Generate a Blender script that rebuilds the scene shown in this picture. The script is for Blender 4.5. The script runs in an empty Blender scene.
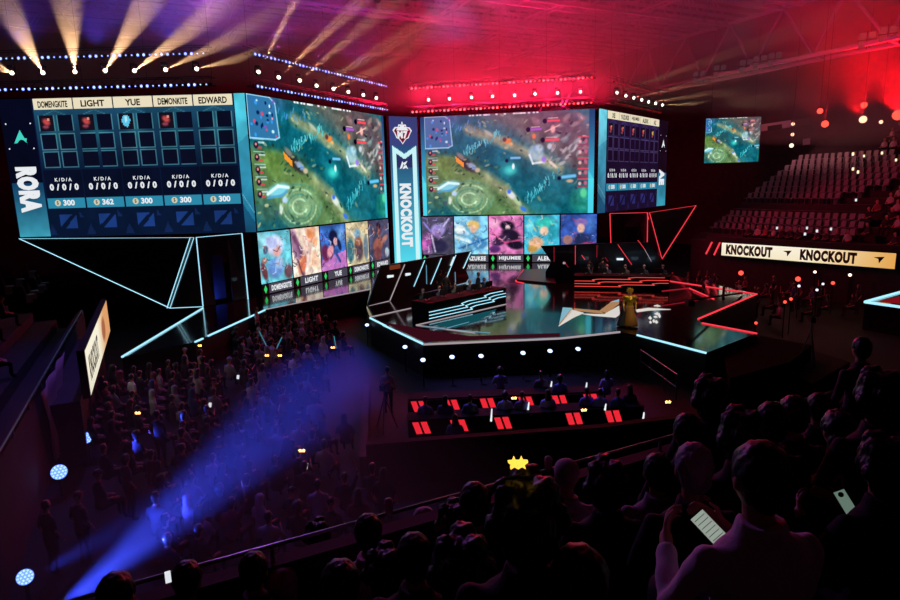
import bpy, bmesh, math, random
import numpy as np
from mathutils import Vector, Matrix, Euler
random.seed(7); rng = np.random.default_rng(7)
sc = bpy.context.scene; COL = sc.collection
PI = math.pi
# ------------------------------------------------------------------ camera
TH, RO, FPX, HC = math.radians(10.66), math.radians(1.5), 600., 8.1
_R = Vector((1,0,0)); _F = Vector((0,math.cos(TH),-math.sin(TH))); _U = Vector((0,math.sin(TH),math.cos(TH)))
_X = _R*math.cos(RO)-_U*math.sin(RO); _Y = _R*math.sin(RO)+_U*math.cos(RO); _O = Vector((0,0,HC))
cd = bpy.data.cameras.new('camera'); cam = bpy.data.objects.new('camera', cd); COL.objects.link(cam)
cd.sensor_width = 36; cd.lens = 24; cd.clip_start = .05; cd.clip_end = 400
cam.matrix_world = Matrix(((_X.x,_Y.x,-_F.x,0),(_X.y,_Y.y,-_F.y,0),(_X.z,_Y.z,-_F.z,HC),(0,0,0,1)))
sc.camera = cam
def ray(px, py): return _X*((px-450)/FPX)+_Y*((300-py)/FPX)+_F
def onz(px, py, z=0.):
    d = ray(px,py); return _O+d*((z-HC)/d.z)
def aty(px, py, y):
    d = ray(px,py); return _O+d*(y/d.y)
E1 = Vector((.8988,.4384,0)); S1 = Vector((-.4384,.8988,0))      # hall axes: E1 across the hall, S1 towards the stage
def uv(u, v, z=0.): return E1*u+S1*v+Vector((0,0,z))
def touv(p): return (p.x*E1.x+p.y*E1.y, p.x*S1.x+p.y*S1.y)
# ------------------------------------------------------------------ materials
def s2l(c):
    return tuple((x/12.92 if x<=.04045 else ((x+.055)/1.055)**2.4) for x in c)
def hx(h): return tuple(int(h[i:i+2],16)/255 for i in (0,2,4))
MATS = {}
def mat(name, col, rough=.6, metal=0, bump=0, scale=20, spec=.5, var=0, coat=0):
    if name in MATS: return MATS[name]
    m = bpy.data.materials.new(name); m.use_nodes = True; nt = m.node_tree; b = nt.nodes['Principled BSDF']
    c = s2l(hx(col)) if isinstance(col,str) else col
    b.inputs['Base Color'].default_value = (*c,1); b.inputs['Roughness'].default_value = rough
    b.inputs['Metallic'].default_value = metal; b.inputs['Specular IOR Level'].default_value = spec
    b.inputs['Coat Weight'].default_value = coat
    if bump or var:
        tc = nt.nodes.new('ShaderNodeTexCoord'); n = nt.nodes.new('ShaderNodeTexNoise'); n.inputs['Scale'].default_value = scale
        nt.links.new(tc.outputs['Object'], n.inputs['Vector'])
        if bump:
            bp = nt.nodes.new('ShaderNodeBump'); bp.inputs['Strength'].default_value = bump; bp.inputs['Distance'].default_value = .02
            nt.links.new(n.outputs['Fac'], bp.inputs['Height']); nt.links.new(bp.outputs['Normal'], b.inputs['Normal'])
        if var:
            r = nt.nodes.new('ShaderNodeValToRGB'); r.color_ramp.elements[0].position=.3; r.color_ramp.elements[1].position=.7
            r.color_ramp.elements[0].color = (*[x*(1-var) for x in c],1); r.color_ramp.elements[1].color = (*[min(1,x*(1+var)) for x in c],1)
            nt.links.new(n.outputs['Fac'], r.inputs['Fac']); nt.links.new(r.outputs['Color'], b.inputs['Base Color'])
    MATS[name] = m; return m
def emat(name, col, strength=1.):
    if name in MATS: return MATS[name]
    m = bpy.data.materials.new(name); m.use_nodes = True; nt = m.node_tree; nt.nodes.clear()
    o = nt.nodes.new('ShaderNodeOutputMaterial'); e = nt.nodes.new('ShaderNodeEmission')
    c = s2l(hx(col)) if isinstance(col,str) else col
    e.inputs['Color'].default_value = (*c,1); e.inputs['Strength'].default_value = strength
    nt.links.new(e.outputs[0], o.inputs[0]); MATS[name] = m; return m
def screen_mat():
    m = bpy.data.materials.new('led_display'); m.use_nodes = True; nt = m.node_tree; nt.nodes.clear()
    o = nt.nodes.new('ShaderNodeOutputMaterial'); e = nt.nodes.new('ShaderNodeEmission'); a = nt.nodes.new('ShaderNodeAttribute')
    a.attribute_name = 'Col'; nt.links.new(a.outputs['Color'], e.inputs['Color']); nt.links.new(e.outputs[0], o.inputs[0]); return m
LED = screen_mat()
BLACK = mat('black_steel','15151a',.45,.3,var=.2)
CASE = mat('matte_black','08080a',.8,var=.25,scale=3,spec=.2)
WHITE_E = emat('white_glow','e8f8ff',1.0)
CYAN_E = emat('cyan_neon','a8e8ff',1.15)
RED_E = emat('red_neon','ff3c4c',1.1)
# ------------------------------------------------------------------ object helpers
def tag(o, label=None, cat=None, group=None, kind=None):
    if label: o['label']=label
    if cat: o['category']=cat
    if group: o['group']=group
    if kind: o['kind']=kind
    return o
def empty(name, loc, label, cat, group=None, rz=0):
    o = bpy.data.objects.new(name, None); COL.objects.link(o); o.location = loc; o.rotation_euler = (0,0,rz)
    o.empty_display_size = .2
    return tag(o,label,cat,group)
class MB:
    def __init__(s): s.v=[]; s.f=[]; s.m=[]; s.sm=[]
    def add(s, vs, fs, m=0, smooth=False):
        n=len(s.v); s.v += [tuple(v) for v in vs]
        for f in fs: s.f.append([i+n for i in f]); s.m.append(m); s.sm.append(smooth)
        return s
    def box(s, c, d, rz=0, m=0, M=None):
        x,y,z = d[0]/2,d[1]/2,d[2]/2
        vs=[Vector((a*x,b*y,e*z)) for e in (-1,1) for a,b in ((-1,-1),(1,-1),(1,1),(-1,1))]
        R = M if M is not None else Matrix.Rotation(rz,3,'Z')
        vs=[R@v+Vector(c) for v in vs]
        return s.add(vs,[(3,2,1,0),(4,5,6,7),(0,1,5,4),(1,2,6,5),(2,3,7,6),(3,0,4,7)],m)
    def prism(s, pts, z0, z1, m=0):
        n=len(pts)
        ar=sum(pts[i][0]*pts[(i+1)%n][1]-pts[(i+1)%n][0]*pts[i][1] for i in range(n))
        if ar<0: pts=pts[::-1]
        vs=[(p[0],p[1],z0) for p in pts]+[(p[0],p[1],z1) for p in pts]
        return s.add(vs,[tuple(range(n))[::-1],tuple(range(n,2*n))]+[(i,(i+1)%n,n+(i+1)%n,n+i) for i in range(n)],m)
    def slab(s, pts, nrm, t, m=0):        # planar outline extruded by t along nrm
        n=len(pts); nrm=Vector(nrm); pts=[Vector(p) for p in pts]
        vs=pts+[p+nrm*t for p in pts]
        return s.add(vs,[tuple(range(n))[::-1],tuple(range(n,2*n))]+[(i,(i+1)%n,n+(i+1)%n,n+i) for i in range(n)],m)
    def tube(s, p0, p1, r0, r1=None, n=6, m=0, cap=True, smooth=True):
        p0=Vector(p0);p1=Vector(p1); r1=r0 if r1 is None else r1
        d=p1-p0
        if d.length<1e-6: return s
        q=d.normalized().to_track_quat('Z','Y').to_matrix()
        vs=[]
        for p,r in ((p0,r0),(p1,r1)):
            for i in range(n):
                a=2*PI*(i+.5)/n; vs.append(p+q@Vector((r*math.cos(a),r*math.sin(a),0)))
        fs=[(i,(i+1)%n,n+(i+1)%n,n+i) for i in range(n)]
        s.add(vs,fs,m,smooth)
        if cap: s.add(vs,[tuple(range(n))[::-1],tuple(range(n,2*n))],m)
        return s
    def bar(s, p0, p1, w, h=None, m=0, up=(0,0,1)):
        p0=Vector(p0);p1=Vector(p1);d=p1-p0; h=h or w
        x=d.normalized(); y=Vector(up).cross(x)
        if y.length<1e-4: y=Vector((1,0,0)).cross(x)
        y.normalize(); z=x.cross(y)
        M=Matrix((x,y,z)).transposed()
        return s.box((p0+p1)/2,(d.length,w,h),M=M,m=m)
    def lathe(s, c, prof, n=12, M=None, m=0, smooth=True):
        M=M or Matrix.Identity(3); vs=[]
        for r,z in prof:
            for i in range(n):
                a=2*PI*i/n; vs.append(M@Vector((r*math.cos(a),r*math.sin(a),z))+Vector(c))
        fs=[(k*n+i,k*n+(i+1)%n,(k+1)*n+(i+1)%n,(k+1)*n+i) for k in range(len(prof)-1) for i in range(n)]
        s.add(vs,fs,m,smooth); s.add(vs,[tuple(range(n))[::-1],tuple(range(len(vs)-n,len(vs)))],m); return s
    def ball(s, c, r, M=None, n=10, k=6, m=0, sc3=(1,1,1)):
        M=M or Matrix.Identity(3)
        D=Matrix.Diagonal(sc3)
        return s.lathe(c,[(max(1e-4,r*math.sin(PI*j/k)),-r*math.cos(PI*j/k)) for j in range(k+1)],n,M@D,m)
    def quad(s, a,b,c,d, m=0): return s.add([a,b,c,d],[(0,1,2,3)],m)
    def mesh(s, name, mats, org=(0,0,0)):
        me=bpy.data.meshes.new(name); o=Vector(org)
        me.from_pydata([tuple(Vector(v)-o) for v in s.v],[],s.f)
        for x in (mats if isinstance(mats,(list,tuple)) else [mats]): me.materials.append(x)
        me.polygons.foreach_set('material_index',s.m); me.polygons.foreach_set('use_smooth',s.sm); me.update()
        return me
    def build(s, name, mats, parent=None, org=None):
        """vertices are in world space unless org=(0,0,0) is given with a parent (then local)"""
        if org is None: org = parent_loc(parent) if parent else (0,0,0)
        o=bpy.data.objects.new(name, s.mesh(name,mats,org)); COL.objects.link(o)
        if parent: o.parent=parent
        return o
def parent_loc(p):
    v=Vector((0,0,0))
    while p is not None: v+=Vector(p.location); p=p.parent
    return v
def thing_mesh(mb, name, mats, base, label, cat, group=None, kind=None):   # one-mesh top level thing with its origin at base
    o=bpy.data.objects.new(name, mb.mesh(name,mats,base)); COL.objects.link(o); o.location=base
    return tag(o,label,cat,group,kind)
def struct(mb, name, mats):
    o=bpy.data.objects.new(name, mb.mesh(name,mats)); COL.objects.link(o); o['kind']='structure'; return o
def copy_tree(o, parent=None):
    c=o.copy(); COL.objects.link(c)
    if parent: c.parent=parent
    for ch in list(o.children): copy_tree(ch,c)
    return c
# ------------------------------------------------------------------ text
_txt={}
def text_mesh(t, off=.012):
    if (t,off) in _txt: return _txt[(t,off)]
    cu=bpy.data.curves.new('t','FONT'); cu.body=t; cu.size=1; cu.offset=off; cu.space_character=1.0 if off<.05 else 1.14; cu.resolution_u=3
    ob=bpy.data.objects.new('t',cu); COL.objects.link(ob)
    bpy.context.view_layer.update()
    dg=bpy.context.evaluated_depsgraph_get(); me=bpy.data.meshes.new_from_object(ob.evaluated_get(dg))
    V=np.array([v.co[:] for v in me.vertices]); F=[tuple(p.vertices) for p in me.polygons]
    bpy.data.objects.remove(ob); bpy.data.curves.remove(cu); bpy.data.meshes.remove(me)
    V=V-V.min(0); V=V/np.maximum(V.max(0),1e-6)
    _txt[(t,off)]=(V,F); return V,F
class Wall:
    def __init__(s,a,b):
        s.a=Vector((a[0],a[1],0)); d=Vector((b[0]-a[0],b[1]-a[1],0)); s.L=d.length; s.d=d.normalized(); s.n=Vector((s.d.y,-s.d.x,0)); s.b=Vector((b[0],b[1],0))
    def P(s,x,z,o=0): return s.a+s.d*x+s.n*o+Vector((0,0,z))
    def rect(s,mb,x0,x1,z0,z1,o,m=0): mb.quad(s.P(x0,z0,o),s.P(x1,z0,o),s.P(x1,z1,o),s.P(x0,z1,o),m); return mb
    def box(s,mb,x0,x1,z0,z1,o0,o1,m=0):
        mb.slab([s.P(x0,z0,o0),s.P(x1,z0,o0),s.P(x1,z1,o0),s.P(x0,z1,o0)],s.n,o1-o0,m); return mb
    def text(s,mb,t,x0,x1,z0,z1,o,rot=0,m=0,off=.012):
        V,F=text_mesh(t,off); vs=[]
        for a,b,_ in V:
            if rot: vs.append(s.P(x0+(x1-x0)*b, z1-(z1-z0)*a, o))      # turned clockwise, reads downwards
            else: vs.append(s.P(x0+(x1-x0)*a, z0+(z1-z0)*b, o))
        mb.add(vs,F,m); return mb
    def display(s, img, x0,x1,z0,z1,o,parent,name='display'):
        h,w=img.shape[:2]
        X,Z=np.meshgrid(np.linspace(x0,x1,w+1),np.linspace(z1,z0,h+1))
        org=parent_loc(parent); a=s.P(0,0,o)-org
        V=np.stack([a.x+s.d.x*X,a.y+s.d.y*X,a.z+Z],-1).reshape(-1,3)
        i=np.arange(h)[:,None]*(w+1)+np.arange(w)[None,:]
        F=np.stack([i+w+1,i+w+2,i+1,i],-1).reshape(-1,4)
        return grid_obj(V,F,img.reshape(-1,3),name,parent)
def grid_obj(V,F,cols,name,parent):
    me=bpy.data.meshes.new(name); nf=len(F)
    me.vertices.add(len(V)); me.vertices.foreach_set('co',V.ravel().astype(np.float32))
    me.loops.add(nf*4); me.loops.foreach_set('vertex_index',F.ravel().astype(np.int32))
    me.polygons.add(nf); me.polygons.foreach_set('loop_start',np.arange(nf,dtype=np.int32)*4)
    me.update(calc_edges=True); 
    c=np.clip(cols,0,1); lin=np.where(c<=.04045,c/12.92,((c+.055)/1.055)**2.4)
    lin=np.concatenate([lin,np.ones((nf,1))],1)
    ca=me.color_attributes.new('Col','FLOAT_COLOR','CORNER'); ca.data.foreach_set('color',np.repeat(lin,4,0).ravel().astype(np.float32))
    me.materials.append(LED)
    ob=bpy.data.objects.new(name,me); COL.objects.link(ob); ob.parent=parent; return ob
# ------------------------------------------------------------------ painter for what the LED walls show
class Img:
    def __init__(s,w,h,sx,sy,col='000000'):
        s.w,s.h,s.sx,s.sy=w,h,sx,sy; s.a=np.zeros((h,w,3)); s.a[:]=hx(col)
        s.X,s.Y=np.meshgrid((np.arange(w)+.5)/w*sx,(np.arange(h)+.5)/h*sy)
    def mix(s,k,col,al=1):
        c=np.array(hx(col) if isinstance(col,str) else col); k=np.clip(k,0,1)[...,None]*al
        s.a=s.a*(1-k)+c*k; return s
    def rect(s,x0,y0,x1,y1,col,al=1): return s.mix(((s.X>=x0)&(s.X<x1)&(s.Y>=y0)&(s.Y<y1)).astype(float),col,al)
    def ell(s,cx,cy,rx,ry,col,al=1,ang=0,soft=.15):
        a=math.radians(ang); dx=s.X-cx; dy=s.Y-cy
        u=(dx*math.cos(a)+dy*math.sin(a))/rx; v=(-dx*math.sin(a)+dy*math.cos(a))/ry
        return s.mix((1-np.sqrt(u*u+v*v))/soft,col,al)
    def line(s,pts,w,col,al=1,soft=None):
        soft=soft or w*.5
        for (x0,y0),(x1,y1) in zip(pts[:-1],pts[1:]):
            dx,dy=x1-x0,y1-y0; L=dx*dx+dy*dy+1e-9
            t=np.clip(((s.X-x0)*dx+(s.Y-y0)*dy)/L,0,1); d=np.hypot(s.X-x0-t*dx,s.Y-y0-t*dy)
            s.mix((w/2+soft/2-d)/soft,col,al)
        return s
    def poly(s,pts,col,al=1):
        ins=np.zeros(s.X.shape,bool); n=len(pts)
        for i in range(n):
            x0,y0=pts[i];x1,y1=pts[(i+1)%n]
            if y0==y1: continue
            c=((y0>s.Y)!=(y1>s.Y))&(s.X<(x1-x0)*(s.Y-y0)/(y1-y0)+x0); ins^=c
        return s.mix(ins.astype(float),col,al)
    def vgrad(s,y0,y1,c0,c1,x0=0,x1=1e9):
        t=np.clip((s.Y-y0)/(y1-y0),0,1)[...,None]; c=np.array(hx(c0))*(1-t)+np.array(hx(c1))*t
        k=((s.X>=x0)&(s.X<x1)&(s.Y>=y0)&(s.Y<y1))[...,None]; s.a=np.where(k,c,s.a); return s
    def noise(s,amp,cell,seed=0,col=None):
        g=np.random.default_rng(seed); n=np.zeros(s.X.shape); 
        for o,(c,am) in enumerate(((cell,1),(cell/2,.6),(cell/4,.4))):
            gw,gh=int(s.sx/c)+3,int(s.sy/c)+3; G=g.random((gh,gw))-.5
            x=s.X/c;y=s.Y/c; xi=x.astype(int);yi=y.astype(int);fx=x-xi;fy=y-yi; fx=fx*fx*(3-2*fx);fy=fy*fy*(3-2*fy)
            n+=am*((G[yi,xi]*(1-fx)+G[yi,xi+1]*fx)*(1-fy)+(G[yi+1,xi]*(1-fx)+G[yi+1,xi+1]*fx)*fy)
        if col is None: s.a=np.clip(s.a*(1+amp*2*n[...,None]),0,1)
        else: s.mix((n*2.2),col,amp)
        return s
# ================================================================== LED walls
ZT, ZM, ZB, ZS = 14.03, 5.62, 1.5, 1.5           # top of walls, top of portrait row, stage top
WSL = Wall((-27.15,38.2),(-12.15,38.2)); WL = Wall((-12.15,38.2),(-5.05,51.9)); WB = Wall((-5.05,51.9),(-2.15,53.5))
WR = Wall((-2.15,53.5),(12.45,50.45)); _d=(math.sin(math.radians(39.5)),math.cos(math.radians(39.5)))
WSR = Wall((12.45,50.45),(12.45+16*_d[0],50.45+16*_d[1]))
CREAM=emat('cream_bar','efe3c4',.95); DARKT=mat('dark_lettering','1c1420',.7); WHT=emat('white_lettering','eef2f6',.95)
TEAL=emat('teal_badge','2f8fb0',.9); GOLDE=emat('pale_coin','e6dfc0',.8); TEALL=emat('teal_emblem','46e0cc',.9)
SLOTRED=emat('icon_red','a03238',.8); SLOTBLUE=emat('icon_blue','66c8ec',.9); PURPE=emat('purple_glow','6b58c8',.8)
def game_img(w,h,glare_tint=None,seed=3):
    I=Img(w,h,758,415,'2c6068'); a=-1
    def c(x,y): return (x-92,y-118)
    def E(cx,cy,rx,ry,col,al=1,ang=0,soft=.5): I.ell(cx-92,cy-118,rx,ry,col,al,ang,soft)
    def L(pts,wd,col,al=1,soft=None): I.line([c(*p) for p in pts],wd,col,al,soft)
    L([(60,330),(280,400),(560,600)],190,'61784c',.85,70); L([(430,60),(620,150),(900,330)],170,'62605a',.85,60); E(200,150,170,60,'3c4a78',.75,10,.9)  # last ellipse: purple-blue cast of the red glare, painted at top left
    E(180,310,95,80,'66834a',.9,30,.7); E(720,170,190,80,'5c4c58',.85,15,.8); E(790,250,120,110,'60585c',.8,20,.8)
    L([(92,215),(300,205),(430,300),(560,420),(860,520)],120,'1d5c68',.95,46); L([(300,175),(470,235),(640,310),(720,350)],38,'8c9272',.85,26); L([(380,370),(470,430),(560,530)],40,'98a078',.75,30)
    E(200,260,150,26,'1d5c68',.7,5,.6)
    E(300,460,130,90,'7c9c7c',.9,0,.6)
    for r,k in ((100,'4f8070'),(78,'9cc0a0'),(56,'4f8070'),(34,'a8c8a8')): I.line([c(300+r*1.1*math.cos(t),465+r*.75*math.sin(t)) for t in np.linspace(0,5.5,26)],7,k,.6)
    E(140,470,60,50,'4c7064',.8); E(840,480,90,70,'2f8070',.8); E(660,480,120,60,'2c6a74',.8,-20)
    I.noise(.13,50,seed); I.noise(.07,14,seed+1)
    g=random.Random(seed)
    for i in range(46):                                     # reeds along the water
        t=g.random(); x,y=280+170*t+g.uniform(-12,12),275-70*t+g.uniform(-14,14); L([(x,y),(x+g.uniform(-6,6),y-14)],4,g.choice(['58b4bc','3f9aa4','6cc8cc']),.8)
    for i in range(44):
        t=g.random(); x,y=570+140*t+g.uniform(-14,14),480-110*t+g.uniform(-14,14); L([(x,y),(x+g.uniform(-6,6),y-13)],4,g.choice(['4cb0b8','3a8c98','62c0c8']),.8)
    for i in range(16): x,y=g.uniform(225,360),g.uniform(150,190); L([(x,y),(x+5,y-14)],4,'4f8cc0',.7)
    for i in range(20): x,y=g.uniform(560,840),g.uniform(130,180); E(x,y,26,12,g.choice(['8a6a6c','50484c','74585a','9a8a84']),.6,g.uniform(-40,40))
    for i in range(26): x,y=g.uniform(690,835),g.uniform(215,330); E(x,y,22,9,g.choice(['8a9a98','50565c','6f7f84','b0b4b0']),.7,g.uniform(-60,-10))
    E(490,345,64,44,'2fa0a0',.8,0,.8); E(495,350,36,24,'54d0c4',.7,0,.8); E(510,334,8,16,'e8fff8',.9); E(480,310,10,10,'18203c',1); L([(500,300),(540,300)],9,'78b8e0',.9)
    E(290,318,66,24,'3a3a3c',1,38,.4); E(262,285,28,13,'787a74',.9,38); E(315,328,30,16,'8c9cb4',.9,30); E(322,330,10,8,'3c78d8',1); E(342,345,16,12,'b8a890',.9)
    I.poly([c(238,284),c(276,312),c(278,334),c(240,306)],'d88a38',1)
    E(500,452,34,18,'c8ccc8',.9,40); E(490,438,12,12,'3868c8',.9); E(528,480,30,14,'a0b490',.9,45); E(556,512,22,12,'3f6ec8',.9,30)
    E(615,282,42,40,'9cc8e4',.55,0,.35); L([(585,290),(600,325),(650,320)],9,'dfeef4',.7); E(650,310,14,16,'8a70d0',.9); E(630,262,24,20,'d8f0f8',.4)
    E(486,230,22,12,'d87c40',.9,-20); E(470,224,12,12,'5c4040',1); E(500,242,10,8,'e0a060',.9); E(395,195,30,9,'a8b0a0',.8,32); E(605,215,12,14,'e07848',.9)
    for i in range(210):
        x,y=g.uniform(96,846),g.uniform(122,530); inr=abs((y-118)-(x-180)*.62+10)<62
        if inr and g.random()<.8: continue
        k=g.choice(['24484c','3c5a40','86946c','b4b890','2c3c38','5c7c58','a0a47c']) if x<640 else g.choice(['3c2c38','8a7478','b8a8a4','584850','6c7c74','2c2c34'])
        a=g.uniform(-60,60); E(x,y,g.uniform(5,15),g.uniform(3,7),k,g.uniform(.4,.85),a,.35)
    for x,y,k,wd in ((690,157,'e8505c',56),(612,188,'9a5ab8',50),(684,232,'e85058',62)):
        L([(x-wd/2,y),(x+wd/2,y)],9,k,.95,3); E(x-wd/2-8,y,11,11,'18182c',1,0,.2); L([(x-wd/2+6,y-10),(x+wd/2-6,y-10)],3,'f0d0d0',.7)
    E(690,190,14,20,'e8a8a0',.9); E(676,258,14,16,'c0ccd4',.8); L([(655,200),(720,175)],5,'f0c0b0',.7)
    E(200,408,66,26,'7cc4dc',.8,-12); L([(150,420),(200,395),(250,400)],10,'d4f2f8',.8); L([(150,432),(215,425),(240,412)],7,'4a90c0',.8); E(228,440,16,14,'a8c0e8',.8); E(206,470,10,22,'f0f4f0',.6); E(185,480,12,10,'48586a',.9)
    L([(735,384),(790,380)],13,'68b8e0',.9); E(720,388,11,11,'182038',1); E(768,400,20,9,'e8b080',.7)
    E(690,330,34,8,'d4ccb8',.8,38); E(830,450,20,26,'60c890',.8)
    # minimap
    m=[c(92,118),c(190,118),c(214,135),c(224,240),c(204,248),c(92,248)]
    I.poly(m,'3d6f96',.92); I.line(m+[m[0]],5,'9ccce0',.8)
    for i in range(26): x,y=g.uniform(100,210),g.uniform(126,240); E(x,y,g.uniform(4,9),g.uniform(4,9),g.choice(['16264c','d04a64','b8e0f4','203860','8050b0','e890a0','3c90d8']),.9)
    for k in range(5):
        y=268+38*k; E(116,y,12,13,'30243c',1,0,.3); E(116,y-2,6,6,'d89080',.9); L([(128,y-8),(150,y-8)],5,'d0d8e0',.7); L([(104,y-17),(150,y-17)],3,'a8c8d8',.6); L([(126,y+8),(138,y+8)],6,'c04858',.9)
        y=240+42*k; L([(803,y-14),(848,y-14)],5,'d84a5c',.8); E(838,y+2,9,11,'b8607c',.9); E(812,y+4,9,9,'e8b8b0',.8); L([(802,y+16),(848,y+16)],4,'8a3850',.9); E(825,y-2,5,6,'5a2438',1)
    for x in (308,322,342,356,376,384,432,470,512,545,560,580,602,618): L([(x,121),(x+5,121)],6,'e4eaf2',.9)
    for x0,x1 in ((376,402),(522,562)): L([(x0,121),(x1,121)],6,'e4eaf2',.7)
    if glare_tint or 1:
        I.a=np.clip((I.a-.36)*1.3+.35,0,1)
    if glare_tint:
        t=np.array(hx(glare_tint)); k=np.clip(1-(I.Y/415),0,1)[...,None]*.3; I.a=I.a*(1-k)+t*k  # glare of the red lamps painted in, strongest at the top
    I.a=np.clip(I.a*1.06,0,1); return I.a
TEAMS={'L':[('DOMENGKITE','300',SLOTRED),('LIGHT','362',SLOTRED),('YUE','300',SLOTBLUE),('DEMONKITE','300',SLOTRED),('EDWARD','300',None)],
       'R':[('XE','300',SLOTRED),('YAZUKEE','300',SLOTRED),('HIJUMEE','300',SLOTRED),('ALEKK','300',SLOTRED),('AZ','300',GOLDE)]}
def score_screen(W,s0,p,side,label,edge,team):
    s1=s0+5*p; x0,x1=(0,W.L) if side=='L' else (0,15.65)
    root=empty('score_screen',W.P((x0+x1)/2,ZM,-.3),label,'LED screen')
    W.box(MB(),x0,x1,ZM-.05,ZT+.05,-.6,0).build('cabinet',CASE,root)
    mb=MB()
    for k in range(1,12): mb.bar(W.P(x0+(x1-x0)*k/12,ZM,-.7),W.P(x0+(x1-x0)*k/12,ZT,-.7),.08)
    mb.build('rear_brace',BLACK,root)
    bg='091630' if side=='L' else '1b0f2c'; sx,sy=x1-x0,ZT-ZM  # right wall: plum here and below has red glare mixed into navy
    I=Img(int(sx*15),int(sy*15),sx,sy,bg)
    g0,g1,gc,ln=('1a4560','0a1a34','2a6c7c','62b0b8') if side=='L' else ('2c1c48','1c0e2c','34305c','6c5c86')
    I.vgrad(.65,4.3,g0,g1,s0,s1)
    for k in range(5):
        a=s0+k*p; I.ell(a+p/2,1.9,.9,1.6,gc,.55,0,.9)
        I.line([(a+.3,1.1),(a+p/2,.72),(a+p-.3,1.1)],.05,ln,.35)
        for r in range(3):
            for q in range(2):
                sx0=a+.2+q*1.12; sy0=.98+r*1.08; I.rect(sx0,sy0,sx0+.98,sy0+.98,ln,.5); I.rect(sx0+.05,sy0+.05,sx0+.93,sy0+.93,'0a0c20' if side=='L' else '1c0a24',1)
        I.rect(a+.04,4.25,a+p-.04,5.95,'080d22' if side=='L' else '1e0d28',.9)
        b0=hx('1c3c80' if side=='L' else '2a2c6c')
        tx=a+p/2; I.poly([(tx-.55,7.0),(tx+.25,7.0),(tx-.55,7.75)],b0,.9); I.poly([(tx+.5,7.05),(tx+.5,7.9),(tx-.3,7.9)],b0,.9)
        I.poly([(a+.1,7.6),(a+.4,8.3),(a-.2,8.3)],b0,.35); I.poly([(a+1.9,6.8),(a+2.2,7.2),(a+1.9,7.2)],b0,.4)
    for (a,b) in ([(s1+.05,x1)] if side=='L' else [(0,s0-.08)]):
        I.vgrad(0,sy,'50c8dc','1c6a90',a,b) if side=='L' else I.vgrad(0,sy,'6cc8dc','2a6080',a,b)
        I.poly([(a,3),(b,2.4),(b,5),(a,6.2)],'2c7c9c',.5); I.line([(a,6),(b,7.2)],.05,'9ce0e8',.5); I.poly([(a,6.6),(b,7.8),(b,sy),(a,sy)],'123c5c',.6)
    t0,t1=(0.05,2.0) if side=='L' else (s1+.1,x1)
    I.rect(t0-.2 if side=='L' else t0,0,t1,sy,'06081c' if side=='L' else '1a0818',1)
    y0=5.0 if side=='L' else 5.1; I.vgrad(y0,sy-.05,'123c60' if side=='L' else '2a6c90','3c9cb4',t0,t1)
    I.noise(.1,1.2,4)
    W.display(I.a,x0,x1,ZM,ZT,.01,root)
    for k,(nm,gold,ic) in enumerate(TEAMS[side]):
        a=s0+k*p
        nb=W.box(MB(),a+.04,a+p-.04,ZT-.66,ZT-.02,.0,.03).build('name_bar',CREAM,root)
        wd=min(p*.74,.27*len(nm)+.1); W.text(MB(),nm,a+p/2-wd/2,a+p/2+wd/2,ZT-.56,ZT-.17,.04,off=.03).build('lettering',DARKT,nb)
        wd=1.05; mb=MB(); W.text(mb,'K / D / A',a+p/2-wd/2,a+p/2+wd/2,9.06,9.28,.03,off=.03); wd=1.8
        W.text(mb,'0 / 0 / 0',a+p/2-wd/2,a+p/2+wd/2,8.52,8.92,.03,off=.05).build('kill_tally',WHT,root)
        gb=W.box(MB(),a+.06,a+p-.06,7.42,8.04,0,.03).build('gold_badge',TEAL,root)
        mb=MB(); c=W.P(a+p*.28,7.74,.035); n=16
        mb.add([c]+[c+W.d*.19*math.cos(2*PI*i/n)+Vector((0,0,.19*math.sin(2*PI*i/n))) for i in range(n)],[(0,i+1,(i+1)%n+1) for i in range(n)]).build('coin',GOLDE,gb)
        W.text(MB(),'$',a+p*.28-.06,a+p*.28+.06,7.62,7.87,.045).build('coin_mark',DARKT,gb)
        W.text(MB(),gold,a+p*.42,a+p*.42+.72,7.57,7.93,.035,off=.04).build('lettering',WHT,gb)
        if ic:
            mb=MB(); sx0,z0=a+.28,ZT-1.9
            J=Img(12,12,12,12,'18101c')
            if ic is SLOTBLUE: J.poly([(4,1),(8,1),(10,5),(7,11),(3,9),(2,5)],'5cc4e8'); J.poly([(5,2),(7,2),(7,6),(5,8)],'c8f4fc',.8)
            else: J.ell(6,5,4.6,3.2,'c04848' if ic is SLOTRED else 'd0a050',1,30,.5); J.ell(5,9,3.6,2,'8c3c50',1,0,.5); J.ell(8,3,1.6,1.6,'f0a088',.9,0,.5)
            W.display(J.a,sx0,sx0+.82,z0,z0+.86,.03,root,'item_icon')
    # team column: small emblem over the team name, set sideways
    mb=MB(); cx=(t0+t1)/2
    W.text(mb,team,t0+.35,t1-.25 if side=='L' else t1-.55,7.2 if side=='L' else 7.75,10.0 if side=='L' else 9.3,.03,1,off=.08).build('team_name',WHT,root)
    mb=MB(); z=11.75; w_=.42
    def tri(a,b,c): mb.add([W.P(cx+q[0]*w_,z+q[1]*w_,.03) for q in (a,b,c)],[(0,1,2)])
    tri((-.95,-.75),(-.2,-.4),(.1,1.1)); tri((.1,1.1),(-.2,-.4),(.25,-.2)); tri((.1,1.1),(.25,-.2),(.95,-.8)); tri((-.6,-.1),(.9,-.45),(.95,-.1)); tri((-1,-.8),(-.5,-.75),(-.2,-.4))
    mb.build('team_emblem',TEALL if side=='L' else WHT,root)
    mb=MB()
    for a in (-.75,.75):
        for b in (12.58,11.1): W.rect(mb,cx+a-.04,cx+a+.04,b-.04,b+.04,.03)
    mb.build('corner_ticks',WHT,root)
    return root
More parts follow.
